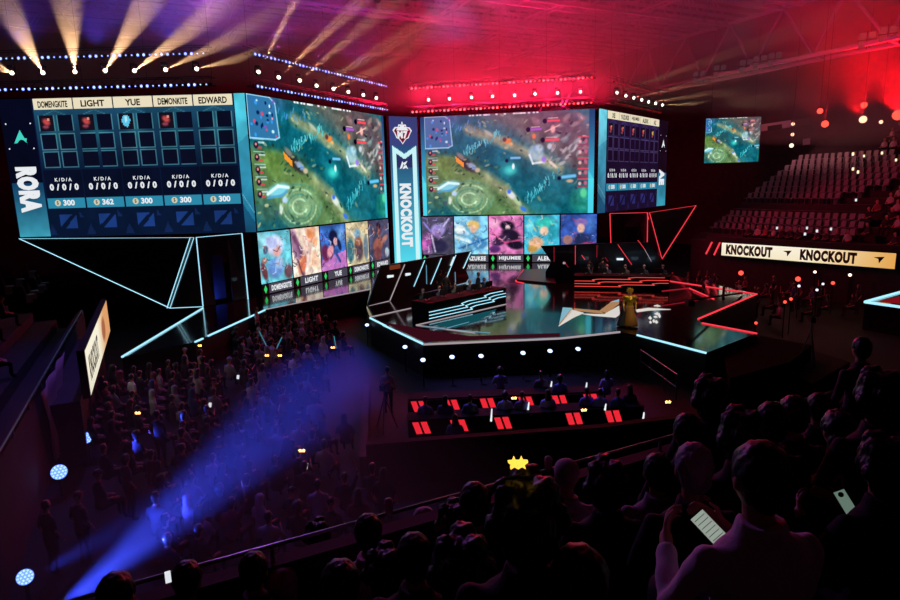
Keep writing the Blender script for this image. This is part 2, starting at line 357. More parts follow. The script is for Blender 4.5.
score_screen(WSL,2.08,2.436,'L','wide LED score wall with player names and item grids beside the sideways word RORA','L','RORA')
score_screen(WSR,1.55,2.33,'R','slanted LED score wall right of the big game pictures, letters AE down its side','R','AE')
# game screens
def game_screen(W,x0,x1,label,glare_tint,sL,sR,seed):
    root=empty('game_screen',W.P(W.L/2,ZM,-.3),label,'LED screen')
    W.box(MB(),0,W.L,ZM+.02,ZT+.05,-.5,0).build('cabinet',CASE,root)
    W.display(game_img(250,140,glare_tint,seed),x0,x1,ZM+.05,ZT,.012,root)
    for a,b in ((sL),(sR)):
        if b-a>.1:
            I=Img(int((b-a)*12)+2,80,b-a,8.3); I.vgrad(0,5.5,'2c3c70','38b8dc'); I.vgrad(5.5,8.3,'46dcf0','3cbcdc'); I.poly([(0,4.8),(b-a,5.6),(b-a,8.3),(0,8.3)],'58e4f4',.6)
            W.display(I.a,a,b,ZM+.05,ZT,.015,root,'side_border')
    mb=MB()
    for k in range(1,10): mb.bar(W.P(W.L*k/10,ZM,-.6),W.P(W.L*k/10,ZT,-.6),.08)
    mb.build('rear_brace',BLACK,root)
    return root
game_screen(WL,.1,15.2,'left big LED wall showing an overhead game map, angled beside the sideways word KNOCKOUT',None,(0,.1),(14.9,15.2),3)
game_screen(WR,.35,14.15,'right big LED wall showing the same game map, under the two red rows of lamps','c04a8c',(0,.35),(14.15,14.6),3)
# portrait rows (generic stand-in pictures)
def portrait(cfg,seed):
    bg,bl=cfg; I=Img(40,46,3,3.45,bg); I.noise(.2,.9,seed)
    for b in bl:
        if b[0]=='e': I.ell(*b[1:])
        elif b[0]=='l': I.line(*b[1:])
        else: I.poly(*b[1:])
    q=random.Random(seed); cols=[bg]+[b[5] if b[0]=='e' else b[3] if b[0]=='l' else b[2] for b in bl]
    for i in range(38):
        x,y=q.uniform(0,3),q.uniform(0,3.45); t=q.uniform(0,PI); r=q.uniform(.12,.45); I.line([(x,y),(x+r*math.cos(t),y+r*math.sin(t)),(x+r*1.6*math.cos(t+.6),y+r*1.6*math.sin(t+.6))],q.uniform(.04,.1),q.choice(cols+['f0ecf4','201c34']),q.uniform(.3,.7))
    I.noise(.1,.3,seed+7); return I.a
S=.35
PL=[('6ccadc',[('e',.5,.6,.8,.9,'a8e4ee',.7,0,.8),('e',1.5,1.0,.95,.85,'d8dcf8',1,0,S),('e',1.65,1.35,.42,.52,'e0a4a0',1,-10,S),('e',1.2,.75,.7,.45,'b8c4f0',1,30,S),('e',1.4,2.5,.9,.8,'6a96d8',1,0,S),('e',1.8,2.2,.5,.5,'a8c8ec',.9,0,S),('e',.35,2.6,.3,.8,'6c3c44',1,-15,S),('e',.45,1.9,.26,.24,'a8645c',1,0,S),('e',2.6,2.9,.5,.6,'6c4a54',1,0,S),('e',.6,1.2,.25,.35,'4a5878',1,20,S)]),
 ('f4dcc8',[('e',2.0,.6,.8,1.0,'f08850',.9,20,.8),('e',.4,1.2,.5,1.6,'a07898',1,-15,S),('l',[(.3,.6),(.9,1.6),(1.0,3.4)],.35,'6c4060',.9,.2),('e',1.6,1.8,.5,1.2,'ecc0b4',1,10,S),('e',1.0,2.6,.5,.9,'d87858',1,25,S),('l',[(1.3,.2),(1.7,1.5),(1.4,3.2)],.2,'fff4ec',.9,.2),('e',2.4,2.4,.5,.8,'f8c8a8',.9,0,S),('e',2.5,1.2,.3,.4,'f0a070',.9,0,S),('l',[(.5,2.2),(.9,3.3)],.12,'5c3850',1,.1)]),
 ('3a6cc0',[('e',2.5,.8,.9,.9,'7cb0e8',.8,0,.8),('p',[(0,2.6),(3,2.1),(3,3.5),(0,3.5)],'d87cc8',.9),('e',1.5,.9,.62,.6,'14183c',1,0,S),('e',1.3,1.9,.3,.9,'14183c',1,20,S),('e',1.75,1.3,.3,.38,'f0b4b8',1,0,S),('e',.5,2.1,.55,.8,'6c2850',1,-10,S),('e',1.1,2.0,.45,.6,'e89cac',1,30,S),('l',[(1.6,2.0),(2.2,2.9)],.25,'3c4488',1,.1),('e',2.2,1.6,.25,.6,'1c2450',1,-20,S)]),
 ('d8c8a0',[('e',.5,2.2,.6,1.2,'3c7484',1,0,S),('e',1.5,1.0,.5,.6,'88b4cc',1,0,S),('e',1.6,2.2,.7,1.2,'5c4854',1,0,S),('e',1.6,1.6,.5,.4,'a86448',1,0,S),('l',[(.4,.4),(1.1,1.2)],.2,'f0e8d8',.8,.1),('e',2.6,2.2,.4,1.2,'6c7c88',1,0,S),('e',2.4,.6,.5,.5,'f0dcac',.9,0,S)]),
 ('4c4c6c',[('e',1.5,.9,.35,.5,'7c4444',1,0,S),('e',1.45,.5,.4,.35,'2c1c30',1,0,S),('e',1.3,2.1,.95,.7,'9c5c50',1,-20,S),('e',1.2,2.9,.7,.7,'7c4448',1,0,S),('e',2.3,1.7,.7,.3,'b0786c',1,-25,S),('e',2.6,2.9,.4,.5,'b8d4e0',.9,0,S)])]
PR=[('4c4860',[('e',.6,2.4,.7,1.2,'b050a8',.8,0,.6),('e',1.6,1.2,.8,.7,'a898e0',1,-20,S),('e',1.6,1.6,.35,.45,'8c6ca8',1,0,S),('l',[(2.1,.9),(2.6,.2)],.16,'c8c4f0',1,.1),('l',[(.9,1.3),(.3,.5)],.16,'8c7cd0',1,.1),('e',1.7,2.7,.9,.7,'2c2848',1,0,S),('l',[(1.0,1.7),(1.3,3.2)],.15,'e4d8f8',.8,.1),('e',.25,2.6,.35,.6,'e070c8',.9,0,S)]),
 ('78bce0',[('e',1.7,.8,.7,.5,'f0c878',1,10,S),('e',1.7,1.15,.38,.42,'f0bca0',1,0,S),('l',[(0,1.8),(3,2.9)],.3,'e4f4fc',.9,.15),('l',[(0,.6),(1.2,1.6)],.25,'c8e8f8',.9,.15),('e',.5,1.2,.6,.5,'e8f0f4',.9,0,S),('e',2.2,2.4,.9,.6,'3c84c0',.9,25,S),('l',[(.4,2.9),(3,2.0)],.15,'2c68a8',.9,.1)]),
 ('d878b4',[('e',.5,.7,.7,.6,'f4b4d4',.9,0,.8),('e',1.6,.9,.75,.5,'1c1428',1,10,S),('e',1.65,1.1,.26,.34,'f0d0d0',1,0,S),('e',1.9,1.7,1.0,.6,'241830',1,20,S),('e',1.0,2.2,1.0,.5,'3c2448',1,-30,S),('e',2.3,2.6,.9,.5,'1c1428',1,10,S),('l',[(.3,1.5),(1.4,2.4),(2.6,2.2)],.12,'e8508c',.9,.1),('e',.5,3.0,.6,.4,'5c3070',1,0,S)]),
 ('44b8d8',[('e',1.8,.8,1.0,.7,'38c4b8',1,15,S),('e',2.4,1.5,.5,.8,'2c9cb0',1,0,S),('e',1.7,1.4,.45,.5,'f0c8ac',1,20,S),('e',1.0,2.5,.8,.7,'ecb890',1,-10,S),('e',.7,3.0,.5,.4,'c89c50',1,0,S),('l',[(.4,.4),(1.0,1.4)],.1,'f0d470',.9,.1),('e',.5,1.0,.4,.6,'78e0ec',.8,0,S)]),
 ('3454a8',[('e',2.5,.8,.6,.9,'5088d8',.8,0,.8),('e',1.7,.7,.65,.45,'8468b0',1,0,S),('e',1.7,1.2,.38,.5,'e8b8a8',1,0,S),('e',1.8,2.2,.9,.7,'24305c',1,0,S),('e',2.2,2.7,.9,.35,'c83c84',1,-10,S),('e',.6,2.2,.5,.5,'a87878',1,20,S),('e',.8,2.9,.5,.4,'6c4a6c',1,0,S)])]
GREEN=emat('green_gem','38e070',.9); PLATE=emat('grey_name_plate','4e4a58',.9); GEMBG=mat('gem_backing','0a2418',.5)
def portrait_screen(W,x0,label,cfgs,names,seed):
    root=empty('portrait_screen',W.P(W.L/2,ZS,-.3),label,'LED screen')
    W.box(MB(),0,x0+5*3.06+.02,ZS,ZM,-.5,0).build('cabinet',CASE,root)
    for k in range(5):
        a=x0+k*3.06
        W.display(portrait(cfgs[k],seed+k),a+.05,a+3.01,2.24,ZM-.06,.02,root,'player_portrait')
        pl=W.box(MB(),a+.72,a+3.01,1.56,2.18,0,.03).build('name_plate',PLATE,root)
        n=names[k]
        if n: wd=min(1.9,.26*len(n)+.1); W.text(MB(),n,a+1.85-wd/2,a+1.85+wd/2,1.68,2.06,.04,off=.05).build('lettering',WHT,pl)
        gp=W.box(MB(),a+.06,a+.66,1.54,2.2,0,.03).build('gem_panel',GEMBG,root)
        c=W.P(a+.36,1.87,.04); MB().add([c+W.d*.15,c+Vector((0,0,.28)),c-W.d*.15,c-Vector((0,0,.28))],[(0,1,2,3)]).build('gem',GREEN,gp)
portrait_screen(WL,0,'row of five lit portrait pictures under the left game wall, first name DOMENGKITE',PL,['DOMENGKITE','LIGHT','YUE','DEMONKITE','EDWARD'],20)
portrait_screen(WR,-.35,'row of five lit portrait pictures under the right game wall, partly hidden by booths',PR,['XE','YAZUKEE','HIJUMEE','ALEKK','AZ'],40)
# corner banner
root=empty('banner_screen',WB.P(1.6,1.5,.2),'tall narrow LED banner in the corner between both game walls, KNOCKOUT running down it','LED screen')
WB.box(MB(),.05,3.0,1.5,ZT,-.3,.2).build('cabinet',CASE,root)
I=Img(52,150,2.6,12.3); I.vgrad(0,2.4,'3a3c74','3c4480'); I.vgrad(2.4,7,'2c4c7c','3aa0c0'); I.vgrad(7,12.3,'3cb0cc','5ce8f8')
I.poly([(.18,2.35),(1.3,3.05),(2.45,2.35),(2.45,12.3),(.18,12.3)],'c8f4f8',1); I.poly([(.55,3.0),(1.3,3.5),(2.05,3.0),(2.05,12.3),(.55,12.3)],'2c4470',1)
I.vgrad(4.2,12.3,'2c5c80','54dcf0',.55,2.05); I.poly([(.55,3.0),(1.3,3.5),(2.05,3.0),(2.05,4.2),(.55,4.2)],'2c2c60',.8)
WB.display(I.a,.28,2.88,1.72,14.02,.215,root)
WB.text(MB(),'KNOCKOUT',1.0,2.1,3.05,8.5,.23,1,off=.07).build('lettering',WHT,root)
def star(mb,W,cx,z,o,pts,s_): mb.add([W.P(cx+x*s_,z+y*s_,o) for x,y in pts],[tuple(range(len(pts)))])
mb=MB(); crest=[(0,1.0),(.12,.7),(.35,.72),(.42,.5),(.72,.48),(.95,.2),(.75,-.1),(.6,-.45),(.35,-.55),(.15,-.8),(0,-1.0),(-.15,-.8),(-.35,-.55),(-.6,-.45),(-.75,-.1),(-.95,.2),(-.72,.48),(-.42,.5),(-.35,.72),(-.12,.7)]
star(mb,WB,1.47,12.7,.23,crest,.95); cr=mb.build('crest_emblem',WHT,root)
mb=MB(); star(mb,WB,1.47,12.68,.235,[(x*.86,y*.86) for x,y in crest],.95); mb.build('crest_inner',mat('crest_navy','232a55',.6),cr)
mb=MB(); star(mb,WB,1.47,12.7,.238,[(-.5,.35),(0,.7),(.5,.35),(.6,.2),(-.6,.2)],.95); WB.text(mb,'M7',1.0,1.94,12.22,12.85,.238,off=.06); mb.build('lettering',WHT,cr)
mb=MB(); star(mb,WB,1.47,10.05,.23,[(-.55,-.5),(-.15,.45),(.02,.2),(-.2,-.35)],.7); star(mb,WB,1.47,10.05,.23,[(.0,.25),(.55,.5),(.3,.1),(.05,-.1)],.7); star(mb,WB,1.47,10.05,.23,[(.0,-.15),(.35,0),(.6,-.5),(.3,-.35),(-.15,-.5)],.7); mb.build('small_emblem',WHT,root)
# hanging screen over the far stand
WH=Wall((25.25,60.2),(30.2,59.6))
root=empty('hanging_screen',WH.P(2.5,9.6,-.15),'small square LED screen hung in the dark over the right stand, showing the game map','LED screen')
WH.box(MB(),-.05,5.1,9.7,14.0,-.3,0).build('cabinet',CASE,root)
WH.display(game_img(96,80,None,3)[:, 8:88],0,5.05,9.75,13.95,.01,root)
mb=MB()
for s_ in (.5,4.5): mb.tube(WH.P(s_,13.9,-.15),WH.P(s_,22,-.15),.03)
mb.build('hanging_cable',BLACK,root)
# ribbon screens on the stand fronts
WRB=Wall((20.5,44.9),(26.95,35.9))
root=empty('ribbon_screen',WRB.P(5.5,2.5,-.1),'long cream LED ribbon on the right stand front, the word KNOCKOUT twice','LED screen')
WRB.box(MB(),-.1,WRB.L+.1,2.48,3.56,-.2,0).build('cabinet',CASE,root)
I=Img(220,20,11.1,1); I.vgrad(0,1,'fbf2dc','f4e6c4'); I.mix(np.clip((I.X-6)/5,0,1),'e09a40',.85); I.a=np.clip(I.a,0,1)
WRB.display(I.a,0,WRB.L,2.53,3.48,.01,root)
for a_,b_ in ((.35,3.75),(5.6,9.0)): WRB.text(MB(),'KNOCKOUT',a_,b_,2.64,3.38,.02,off=.07).build('lettering',mat('ribbon_ink','2a2212',.7),root)
mb=MB(); star(mb,WRB,4.75,3.05,.02,[(-.3,.12),(.3,.18),(.02,-.25),(-.02,.02)],1); star(mb,WRB,10.2,3.05,.02,[(-.3,.12),(.3,.18),(.02,-.25),(-.02,.02)],1); mb.build('arrow_mark',DARKT,root)
WLB=Wall((-11.0,17.45),(-15.3,26.3)); 
root=empty('ribbon_screen',WLB.P(4.5,2.3,-.1),'cream LED ribbon along the left stand wall seen almost edge-on','LED screen')
mb=MB(); WLB.box(mb,-.1,WLB.L+.1,2.1,3.6,-.2,0).build('cabinet',CASE,root)
I=Img(150,18,WLB.L,1); I.vgrad(0,1,'fbf4dc','efe8d0'); I.mix(np.clip((I.X-4.5)/3,0,1),'d88c50',.8); I.ell(6.8,.5,1.0,.4,'9c5438',.8,0,.4)
WLB.display(I.a,0,WLB.L,2.15,3.55,.01,root)
mb=MB(); WLB.text(mb,'KNOCKOUT',.5,3.9,2.45,3.25,.02,off=.05); mb.build('lettering',DARKT,root)
# ================================================================== lighting trusses
ALU=mat('truss_steel','3a3a42',.4,.7,var=.2)
def truss_thing(W,x0,x1,label,zb,zt,o,bead,bgroup,n,dz=.42,chw=.06):
    root=empty('lighting_truss',W.P((x0+x1)/2,zb,o),label,'truss')
    mb=MB(); h=.5
    for z in (zb,zt):
        for do in (0,h):
            for dd in (0,.45): mb.bar(W.P(x0,z+dd,o-do),W.P(x1,z+dd,o-do),chw)
        k=x0; i=0
        while k<x1-.1:
            mb.bar(W.P(k,z+(.45 if i%2 else 0),o),W.P(min(k+.6,x1),z+(0 if i%2 else .45),o),.03); mb.bar(W.P(k,z,o),W.P(k,z,o-h),.03); k+=.6; i+=1
    for k in np.linspace(x0+.1,x1-.1,5): mb.bar(W.P(k,zb,o-h/2),W.P(k,zt+6,o-h/2),.02)
    mb.build('truss_frame',ALU,root)
    for z in (zb-.02,zt-.02):
        bar=W.box(MB(),x0,x1,z-.09,z+.09,o+.03,o+.12).build('lamp_batten',CASE,root)
        ms={}
        for r in (.085,.045): ms[r]=MB().lathe((0,0,0),[(r,0),(r*.7,.04)],8,M=W.n.to_track_quat('Z','Y').to_matrix()).mesh('bulb',bead)
        po=parent_loc(bar)
        for i in range(n):
            s_=x0+.15+(x1-x0-.3)*(i+.5)/n
            b=bpy.data.objects.new('bulb',ms[.085 if (i%4) in (0,1) else .045]); COL.objects.link(b); b.parent=bar; b.location=W.P(s_,z,o+.125)-po
    return root
BEADB=emat('blue_white_lamp',(.22,.3,1.0),3.2); BEADR=emat('red_lamp',(1.0,.04,.05),9.0); BEADD=emat('dim_red_lamp',(.5,.01,.02),.5)
LENS=emat('warm_lens',(1,.86,.7),6.0)
truss_thing(WSL,-2.5,13.3,'long lighting truss with two blue lamp rows above the left score wall',14.5,16.25,.5,BEADB,'blue',44)
truss_thing(WL,.2,15.2,'lighting truss with blue lamp rows slanting above the left game wall',14.45,16.3,.5,BEADB,'blue',44)
truss_thing(WR,-.8,14.6,'lighting truss with two glowing red lamp rows above the right game wall',14.45,16.35,.5,BEADR,'red',44)
truss_thing(WSR,1.8,12.5,'dark lighting truss above the slanted right score wall',14.6,16.25,.3,BEADD,'dim',30)
# moving heads: the beam is a real spot lamp shining through haze
HEADS=[]
def moving_head(base,aim,label,group,power=900,col=(1,.55,.28),cone=3.4,spot=True):
    root=empty('moving_light',base,label,'stage light',group)
    d=(Vector(aim)-Vector(base)).normalized(); c=Vector(base)+Vector((0,0,-.28)); M=d.to_track_quat('Z','Y').to_matrix()
    MB().box(Vector(base)+Vector((0,0,.08)),(.3,.3,.12)).build('base',CASE,root)
    MB().box(Vector(base)+Vector((-.17,0,-.14)),(.04,.12,.34)).box(Vector(base)+Vector((.17,0,-.14)),(.04,.12,.34)).build('yoke',CASE,root)
    hd=MB().lathe(c,[(.05,-.2),(.13,-.16),(.14,.0),(.13,.16)],12,M).build('lamp_head',CASE,root)
    MB().lathe(c+d*.165,[(.115,0),(.08,.02)],12,M).build('lens',LENS,hd)
    if spot:
        l=bpy.data.lights.new('beam','SPOT'); l.energy=power*85; l.color=col; l.spot_size=math.radians(cone); l.spot_blend=.6; l.shadow_soft_size=.02
        o=bpy.data.objects.new('beam',l); COL.objects.link(o); o.parent=root
        o.location=c+d*.3-Vector(base); o.rotation_euler=d.to_track_quat('-Z','Y').to_euler()
    return root
def aim_px(base,px,py,dist):   # far point of the beam, on the ray through px,py at the given distance
    r=ray(px,py).normalized(); return _O+r*dist
wg='moving lights on the left truss'
for k,((x,y),(ax,ay)) in enumerate([((12,73),(-30,47)),((43,73),(8,5)),((75,72),(67,5)),((105,71),(140,5)),((134,71),(200,14)),((165,70),(250,22)),((196,69),(285,40))]):
    b=WSL.P(0,0,.5); p=aty(x,y,b.y); 
    n=['leftmost','second','third','fourth','fifth','sixth','rightmost'][k]
    moving_head(p+Vector((0,0,.28)),aim_px(p,ax,ay,27),n+' of the seven beam lights over the score wall beside the word RORA','beam lights over the left score wall',1500*[.35,1,1,1,.9,.5,.35][k])
for k,(x,y) in enumerate([(258,73),(278,78),(299,81),(316,86),(333,89),(348,92),(363,95),(376,98)]):
    d=ray(x,y); t=((WL.a-_O).dot(WL.n)+.5)/d.dot(WL.n); p=_O+d*t; q=p+Vector((0,0,.28))
    n=['first','second','third','fourth','fifth','sixth','seventh','eighth'][k]
    ax,ay=[(292,0),(325,28),(352,30),(370,50),(385,60),(400,70),(415,80),(430,85)][k]
    moving_head(q,aim_px(p,ax,ay,34),n+' beam light from the left on the truss over the left game wall','beam lights over the left game wall',1300*[1,.7,.4,.3,.2,.1,.1,.1][k],spot=k<5)
for k,(x,y) in enumerate([(428,100),(449,99),(471,97.5),(492,96.5),(514,95.5),(534.5,94),(557,93),(580,92)]):
    d=ray(x,y); t=((WR.a-_O).dot(WR.n)+.5)/d.dot(WR.n); p=_O+d*t; q=p+Vector((0,0,.28))
    n=['first','second','third','fourth','fifth','sixth','seventh','eighth'][k]
    moving_head(q,aim_px(p,x+60,y-22,40),n+' small lamp from the left between the two red lamp rows','lamps between the red rows',200,spot=False)
for k,(x,y) in enumerate([(616,93),(625,96),(633,98),(641,100),(648,102),(655,103.5),(662,105)]):
    d=ray(x,y); t=((WSR.a-_O).dot(WSR.n)+.3)/d.dot(WSR.n); p=_O+d*t; q=p+Vector((0,0,.28))
    n=['first','second','third','fourth','fifth','sixth','seventh'][k]
    moving_head(q,aim_px(p,x+80+4*k,y-32+4*k,46),n+' beam light from the left above the slanted right score wall','beam lights over the right score wall',260,spot=k%2==0)
# haze in the air of the upper hall
def haze(name,mb,label,dens,col=(1,1,1),aniso=.0):
    m=bpy.data.materials.new(name); m.use_nodes=True; nt=m.node_tree; nt.nodes.clear()
    o=nt.nodes.new('ShaderNodeOutputMaterial'); v=nt.nodes.new('ShaderNodeVolumeScatter'); v.inputs['Density'].default_value=dens; v.inputs['Color'].default_value=(*col,1); v.inputs['Anisotropy'].default_value=aniso
    nt.links.new(v.outputs[0],o.inputs['Volume'])
    ob=struct(mb,name,m); tag(ob,label,'haze',kind='stuff'); return ob
# ================================================================== hall shell
FLOORM=mat('hall_floor','0c0b0f',.7,var=.3,scale=2,spec=.2); WALLM=mat('hall_wall','342830',.8,var=.3,scale=1.5)
CONC=mat('stand_concrete','241c22',.85,bump=.3,var=.3,scale=3); ROOFM=mat('roof_deck','0a0a0d',.95,var=.3,scale=.6,spec=.05); ROOFS=mat('roof_steel','8c8c98',.5,.2,var=.15)
def uvbox(mb,u0,u1,v0,v1,z0,z1,m=0):
    p=[uv(u0,v0),uv(u1,v0),uv(u1,v1),uv(u0,v1)]; return mb.prism([(q.x,q.y) for q in p],z0,z1,m)
U0,U1,V0,V1,ZR=-20,62,-12,76,26
struct(uvbox(MB(),U0,U1,V0,V1,-.3,0),'floor',FLOORM)
struct(uvbox(MB(),U0-.4,U0,V0,V1,0,ZR),'wall_left',WALLM); struct(uvbox(MB(),U1,U1+.4,V0,V1,0,ZR),'wall_right',WALLM)
struct(uvbox(MB(),U0,U1,V1,V1+.4,0,ZR),'wall_back',WALLM); struct(uvbox(MB(),U0,U1,V0-.4,V0,0,ZR),'wall_front',WALLM)
mb=uvbox(MB(),U0,U1,V0,V1,ZR,ZR+.3)
struct(mb,'ceiling',ROOFM)
mb=MB()
v=V0+1
while v<V1: mb.bar(uv(U0,v,ZR-.25),uv(U1,v,ZR-.25),.16,.3); v+=1.9
struct(mb,'trim_1',ROOFS)
def roof_truss(a,b,zb,zt,n,w=.18,wide=1.4):
    mb=MB(); a=Vector(a);b=Vector(b); d=(b-a).normalized(); s=Vector((-d.y,d.x,0))*wide/2
    for k in (-1,1):
        mb.bar(a+s*k+Vector((0,0,zb)),b+s*k+Vector((0,0,zb)),w)
    mb.bar(a+Vector((0,0,zt)),b+Vector((0,0,zt)),w)
    for i in range(n):
        p=a+(b-a)*(i/n); q=a+(b-a)*((i+1)/n); mid=(p+q)/2
        for k in (-1,1):
            P_=p+s*k+Vector((0,0,zb)); Q_=q+s*k+Vector((0,0,zb)); M_=mid+Vector((0,0,zt))
            mb.bar(P_,M_,w*.5); mb.bar(M_,Q_,w*.5)
        mb.bar(p-s+Vector((0,0,zb)),p+s+Vector((0,0,zb)),w*.5); mb.bar(p-s+Vector((0,0,zb)),q+s+Vector((0,0,zb)),w*.4)
    return struct(mb,'roof_truss',ROOFS)
for v in (28,35,42,48.8,56,63): roof_truss(uv(U0,v),uv(49.5,v),22,24.6,22)
for u in (8,16,24,32,40): roof_truss(uv(u,18),uv(u,70),22.6,25,16,.12,.8)
# sloping edge truss carrying the floodlights
mb=MB(); vs=[10+5.2*i for i in range(12)]
lo=lambda v:uv(46.2,v,17.2); hi=lambda v:uv(49.5,v,22.2)
mb.bar(lo(10),lo(67),.24).bar(hi(10),hi(67),.24).bar(uv(47.4,10,17.0),uv(47.4,67,17.0),.2)
for i,v in enumerate(vs):
    mb.bar(lo(v),hi(v),.16)
    if i<11: mb.bar(lo(v),hi(v+5.2),.16)
    mb.bar(lo(v),uv(47.4,v,17),.12)
struct(mb,'roof_truss',ROOFS)
# ------------------------------------------------------------------ stands (tiers are part of the building)
LF=lambda k:1.9+.45*k
mb=MB()
for k in range(17): uvbox(mb,-3.7-.9*(k+1),-3.7-.9*k,-8,33.5,0,LF(k))
uvbox(mb,-3.7,-3.45,-8,33.5,0,2.65); struct(mb,'left_stand',CONC)
NF=lambda k:4.55+.45*k
mb=MB()
for k in range(14): uvbox(mb,-3.45,46,4.0-.9*(k+1),4.0-.9*k,0,NF(k))
uvbox(mb,-3.45,46,4.0,4.14,0,5.5); struct(mb,'near_stand',CONC)
RF=lambda k:3.3+.46*k
RU=lambda k:40.6+.92*k
mb=MB()
for k in range(21): uvbox(mb,RU(k),RU(k+1),-8,36.5,0,RF(k))
p=[WRB.P(-14,0,-.25),WRB.P(26,0,-.25),uv(41,0),uv(41,42)]
struct(mb,'right_stand',CONC)
mb=MB(); WRB.box(mb,-1.5,WRB.L+9,0,3.9,-.5,-.22); struct(mb,'trim_2',CONC)
mb=MB(); p_=[uv(-3.45,20.6),uv(-2.55,20.6),uv(-2.55,30),uv(-3.45,30)]; mb.prism([(q.x,q.y) for q in p_],0,2.0); struct(mb,'trim_3',WALLM)
RAILM=mat('steel_rail','8a8a98',.3,.9)
def rail(p0,p1,z0,z1,n,label,r=.025,mid=True):
    p0=Vector(p0);p1=Vector(p1); root=empty('guard_rail',p0+(p1-p0)/2+Vector((0,0,z0)),label,'rail')
    up=Vector((0,0,1)); MB().tube(p0+up*z1,p1+up*z1,r,n=8).build('top_rail',RAILM,root)
    if mid: MB().tube(p0+up*(z0*.5+z1*.5),p1+up*(z0*.5+z1*.5),r*.6).build('middle_rail',RAILM,root)
    for i in range(n+1):
        q=p0+(p1-p0)*(i/n); MB().tube(q+up*z0,q+up*z1,r).build('post',RAILM,root)
    return root
rail(uv(-3.42,4.2),uv(-3.42,32.5),2.65,2.85,14,'steel rail along the top edge of the left stand wall',.03,False)
rail(uv(-3.2,4.07),uv(34,4.07),5.5,5.62,20,'thin steel rail on the ledge in front of the nearest spectators',.016,False)
# ------------------------------------------------------------------ stage
STG=mat('stage_gloss','100a12',.13,0,var=.3,scale=.8,spec=.9,coat=.6); _nt=STG.node_tree
STG.node_tree.nodes['Principled BSDF'].inputs['Coat Roughness'].default_value=.06
FASC=mat('stage_fascia','0a0a10',.6)
SP=lambda x,y:onz(x,y,1.5)
def XY(p): return (p.x,p.y)
out=[(-12.9,36.8),(-12.15,38.2),(-5.05,51.9),(-2.15,53.5),(12.45,50.45),XY(uv(34.6,39)),XY(uv(33.78,35.2)),XY(SP(757,294)),XY(SP(698,318)),XY(SP(702,323)),XY(SP(757,333)),XY(SP(706,353)),XY(SP(636,335)),XY(SP(621,332)),XY(SP(560,338)),XY(SP(423,344)),XY(SP(370,318)),(-4.75,33.4),(-5.3,39.4),(-10.55,33.6),XY(SP(195,342)),XY(SP(122,357)),XY(SP(203,308))]
stage=empty('stage',(3,34,0),'big glossy black stage with jagged edges, lit cyan at left, red at right','stage')
MB().prism(out,.0,1.44).build('fascia',FASC,stage); MB().prism(out,1.442,1.5).build('deck',STG,stage)
def neon(pts,m,parent,r=.035,name='neon_line'):
    mb=MB()
    for a,b in zip(pts[:-1],pts[1:]): mb.bar(a,b,r*2,r*2)
    return mb.build(name,m,parent)
def pl(pts,z=1.52): return [onz(x,y,z) for x,y in pts]
CY2=emat('soft_cyan_line','7fc0e0',.55); RD2=emat('soft_red_line','d82840',.5); PKW=emat('pink_white_line','d8c8d0',.55)
neon(pl([(370,318),(386,326)]),CYAN_E,stage); neon(pl([(383,325),(423,344)]),CYAN_E,stage,.034); neon(pl([(423,344.5),(560,338.5),(620,332)]),PKW,stage,.035)
neon(pl([(637,335),(706,353)]),CYAN_E,stage,.034); neon(pl([(203,308),(122,357)]),CYAN_E,stage,.035); neon(pl([(265,310),(208,336)]),CYAN_E,stage,.035); neon(pl([(203,338.5),(195,342)]),CYAN_E,stage,.035)
neon(pl([(265,309.5),(300,302.5),(370,289)]),PKW,stage,.025)
neon(pl([(757,294),(698,319)]),RED_E,stage,.032); neon(pl([(702,323),(757,333.5)]),RED_E,stage,.03); neon(pl([(670,281),(757,294)]),RED_E,stage,.026)
neon(pl([(689,288),(714,299)]),RED_E,stage,.025); neon(pl([(693,292),(709,299)]),RD2,stage,.02); neon(pl([(662,291),(689,288)]),RD2,stage,.02)
neon(pl([(640,309),(698,300)]),RD2,stage,.01)
neon(pl([(411,308),(370,317)]),PKW,stage,.02); neon(pl([(506,304),(416,325),(475,333)]),PKW,stage,.018); neon(pl([(416,325),(445,329),(490,333)]),CY2,stage,.015); neon(pl([(447,328),(469,322)]),CY2,stage,.015)
neon(pl([(516,281),(524,270)]),RED_E,stage,.05); neon(pl([(516,281.5),(524,283)]),RED_E,stage,.02)
# lit floor emblem (star) and small floor marks
def plate(pts,m,name='floor_emblem',z=1.5,h=.02):
    mb=MB(); mb.prism([XY(onz(x,y,z+h)) for x,y in pts],z,z+h); return mb.build(name,m,stage)
EW=emat('emblem_white','e8e4dc',.85); EG=emat('emblem_gold','c89468',.7); EB=emat('emblem_ice','8cc4d8',.8)
E8=lambda x,y:(540+x*160/900,270+y*80/450)
plate([E8(105,315),E8(128,210),E8(180,213),E8(190,225)],EG)
plate([E8(128,210),E8(180,213),E8(108,300)],EB,z=1.505)
plate([E8(105,315),E8(178,222),E8(246,240),E8(190,265)],EW)
plate([E8(190,215),E8(335,228),E8(360,244),E8(195,226)],EG)
plate([E8(240,245),E8(360,248),E8(445,200),E8(450,248),E8(425,265),E8(300,255)],EW)
plate([E8(335,228),E8(405,175),E8(445,165),E8(445,188),E8(375,240)],EG)
plate([E8(395,180),E8(445,164),E8(445,178)],EB,z=1.508)
plate([E8(540,222),E8(600,212),E8(735,220),E8(610,226),E8(545,235)],EW)
for x,y,w,h in ((620,268,10,10),(622,292,8,8),(640,285,8,10),(660,245,16,8),(672,255,8,14),(655,290,10,10),(660,200,20,6),(650,262,12,5)):
    plate([E8(x-w,y),E8(x,y-h),E8(x+w,y+h*.3),E8(x,y+h)],EW,'floor_mark')
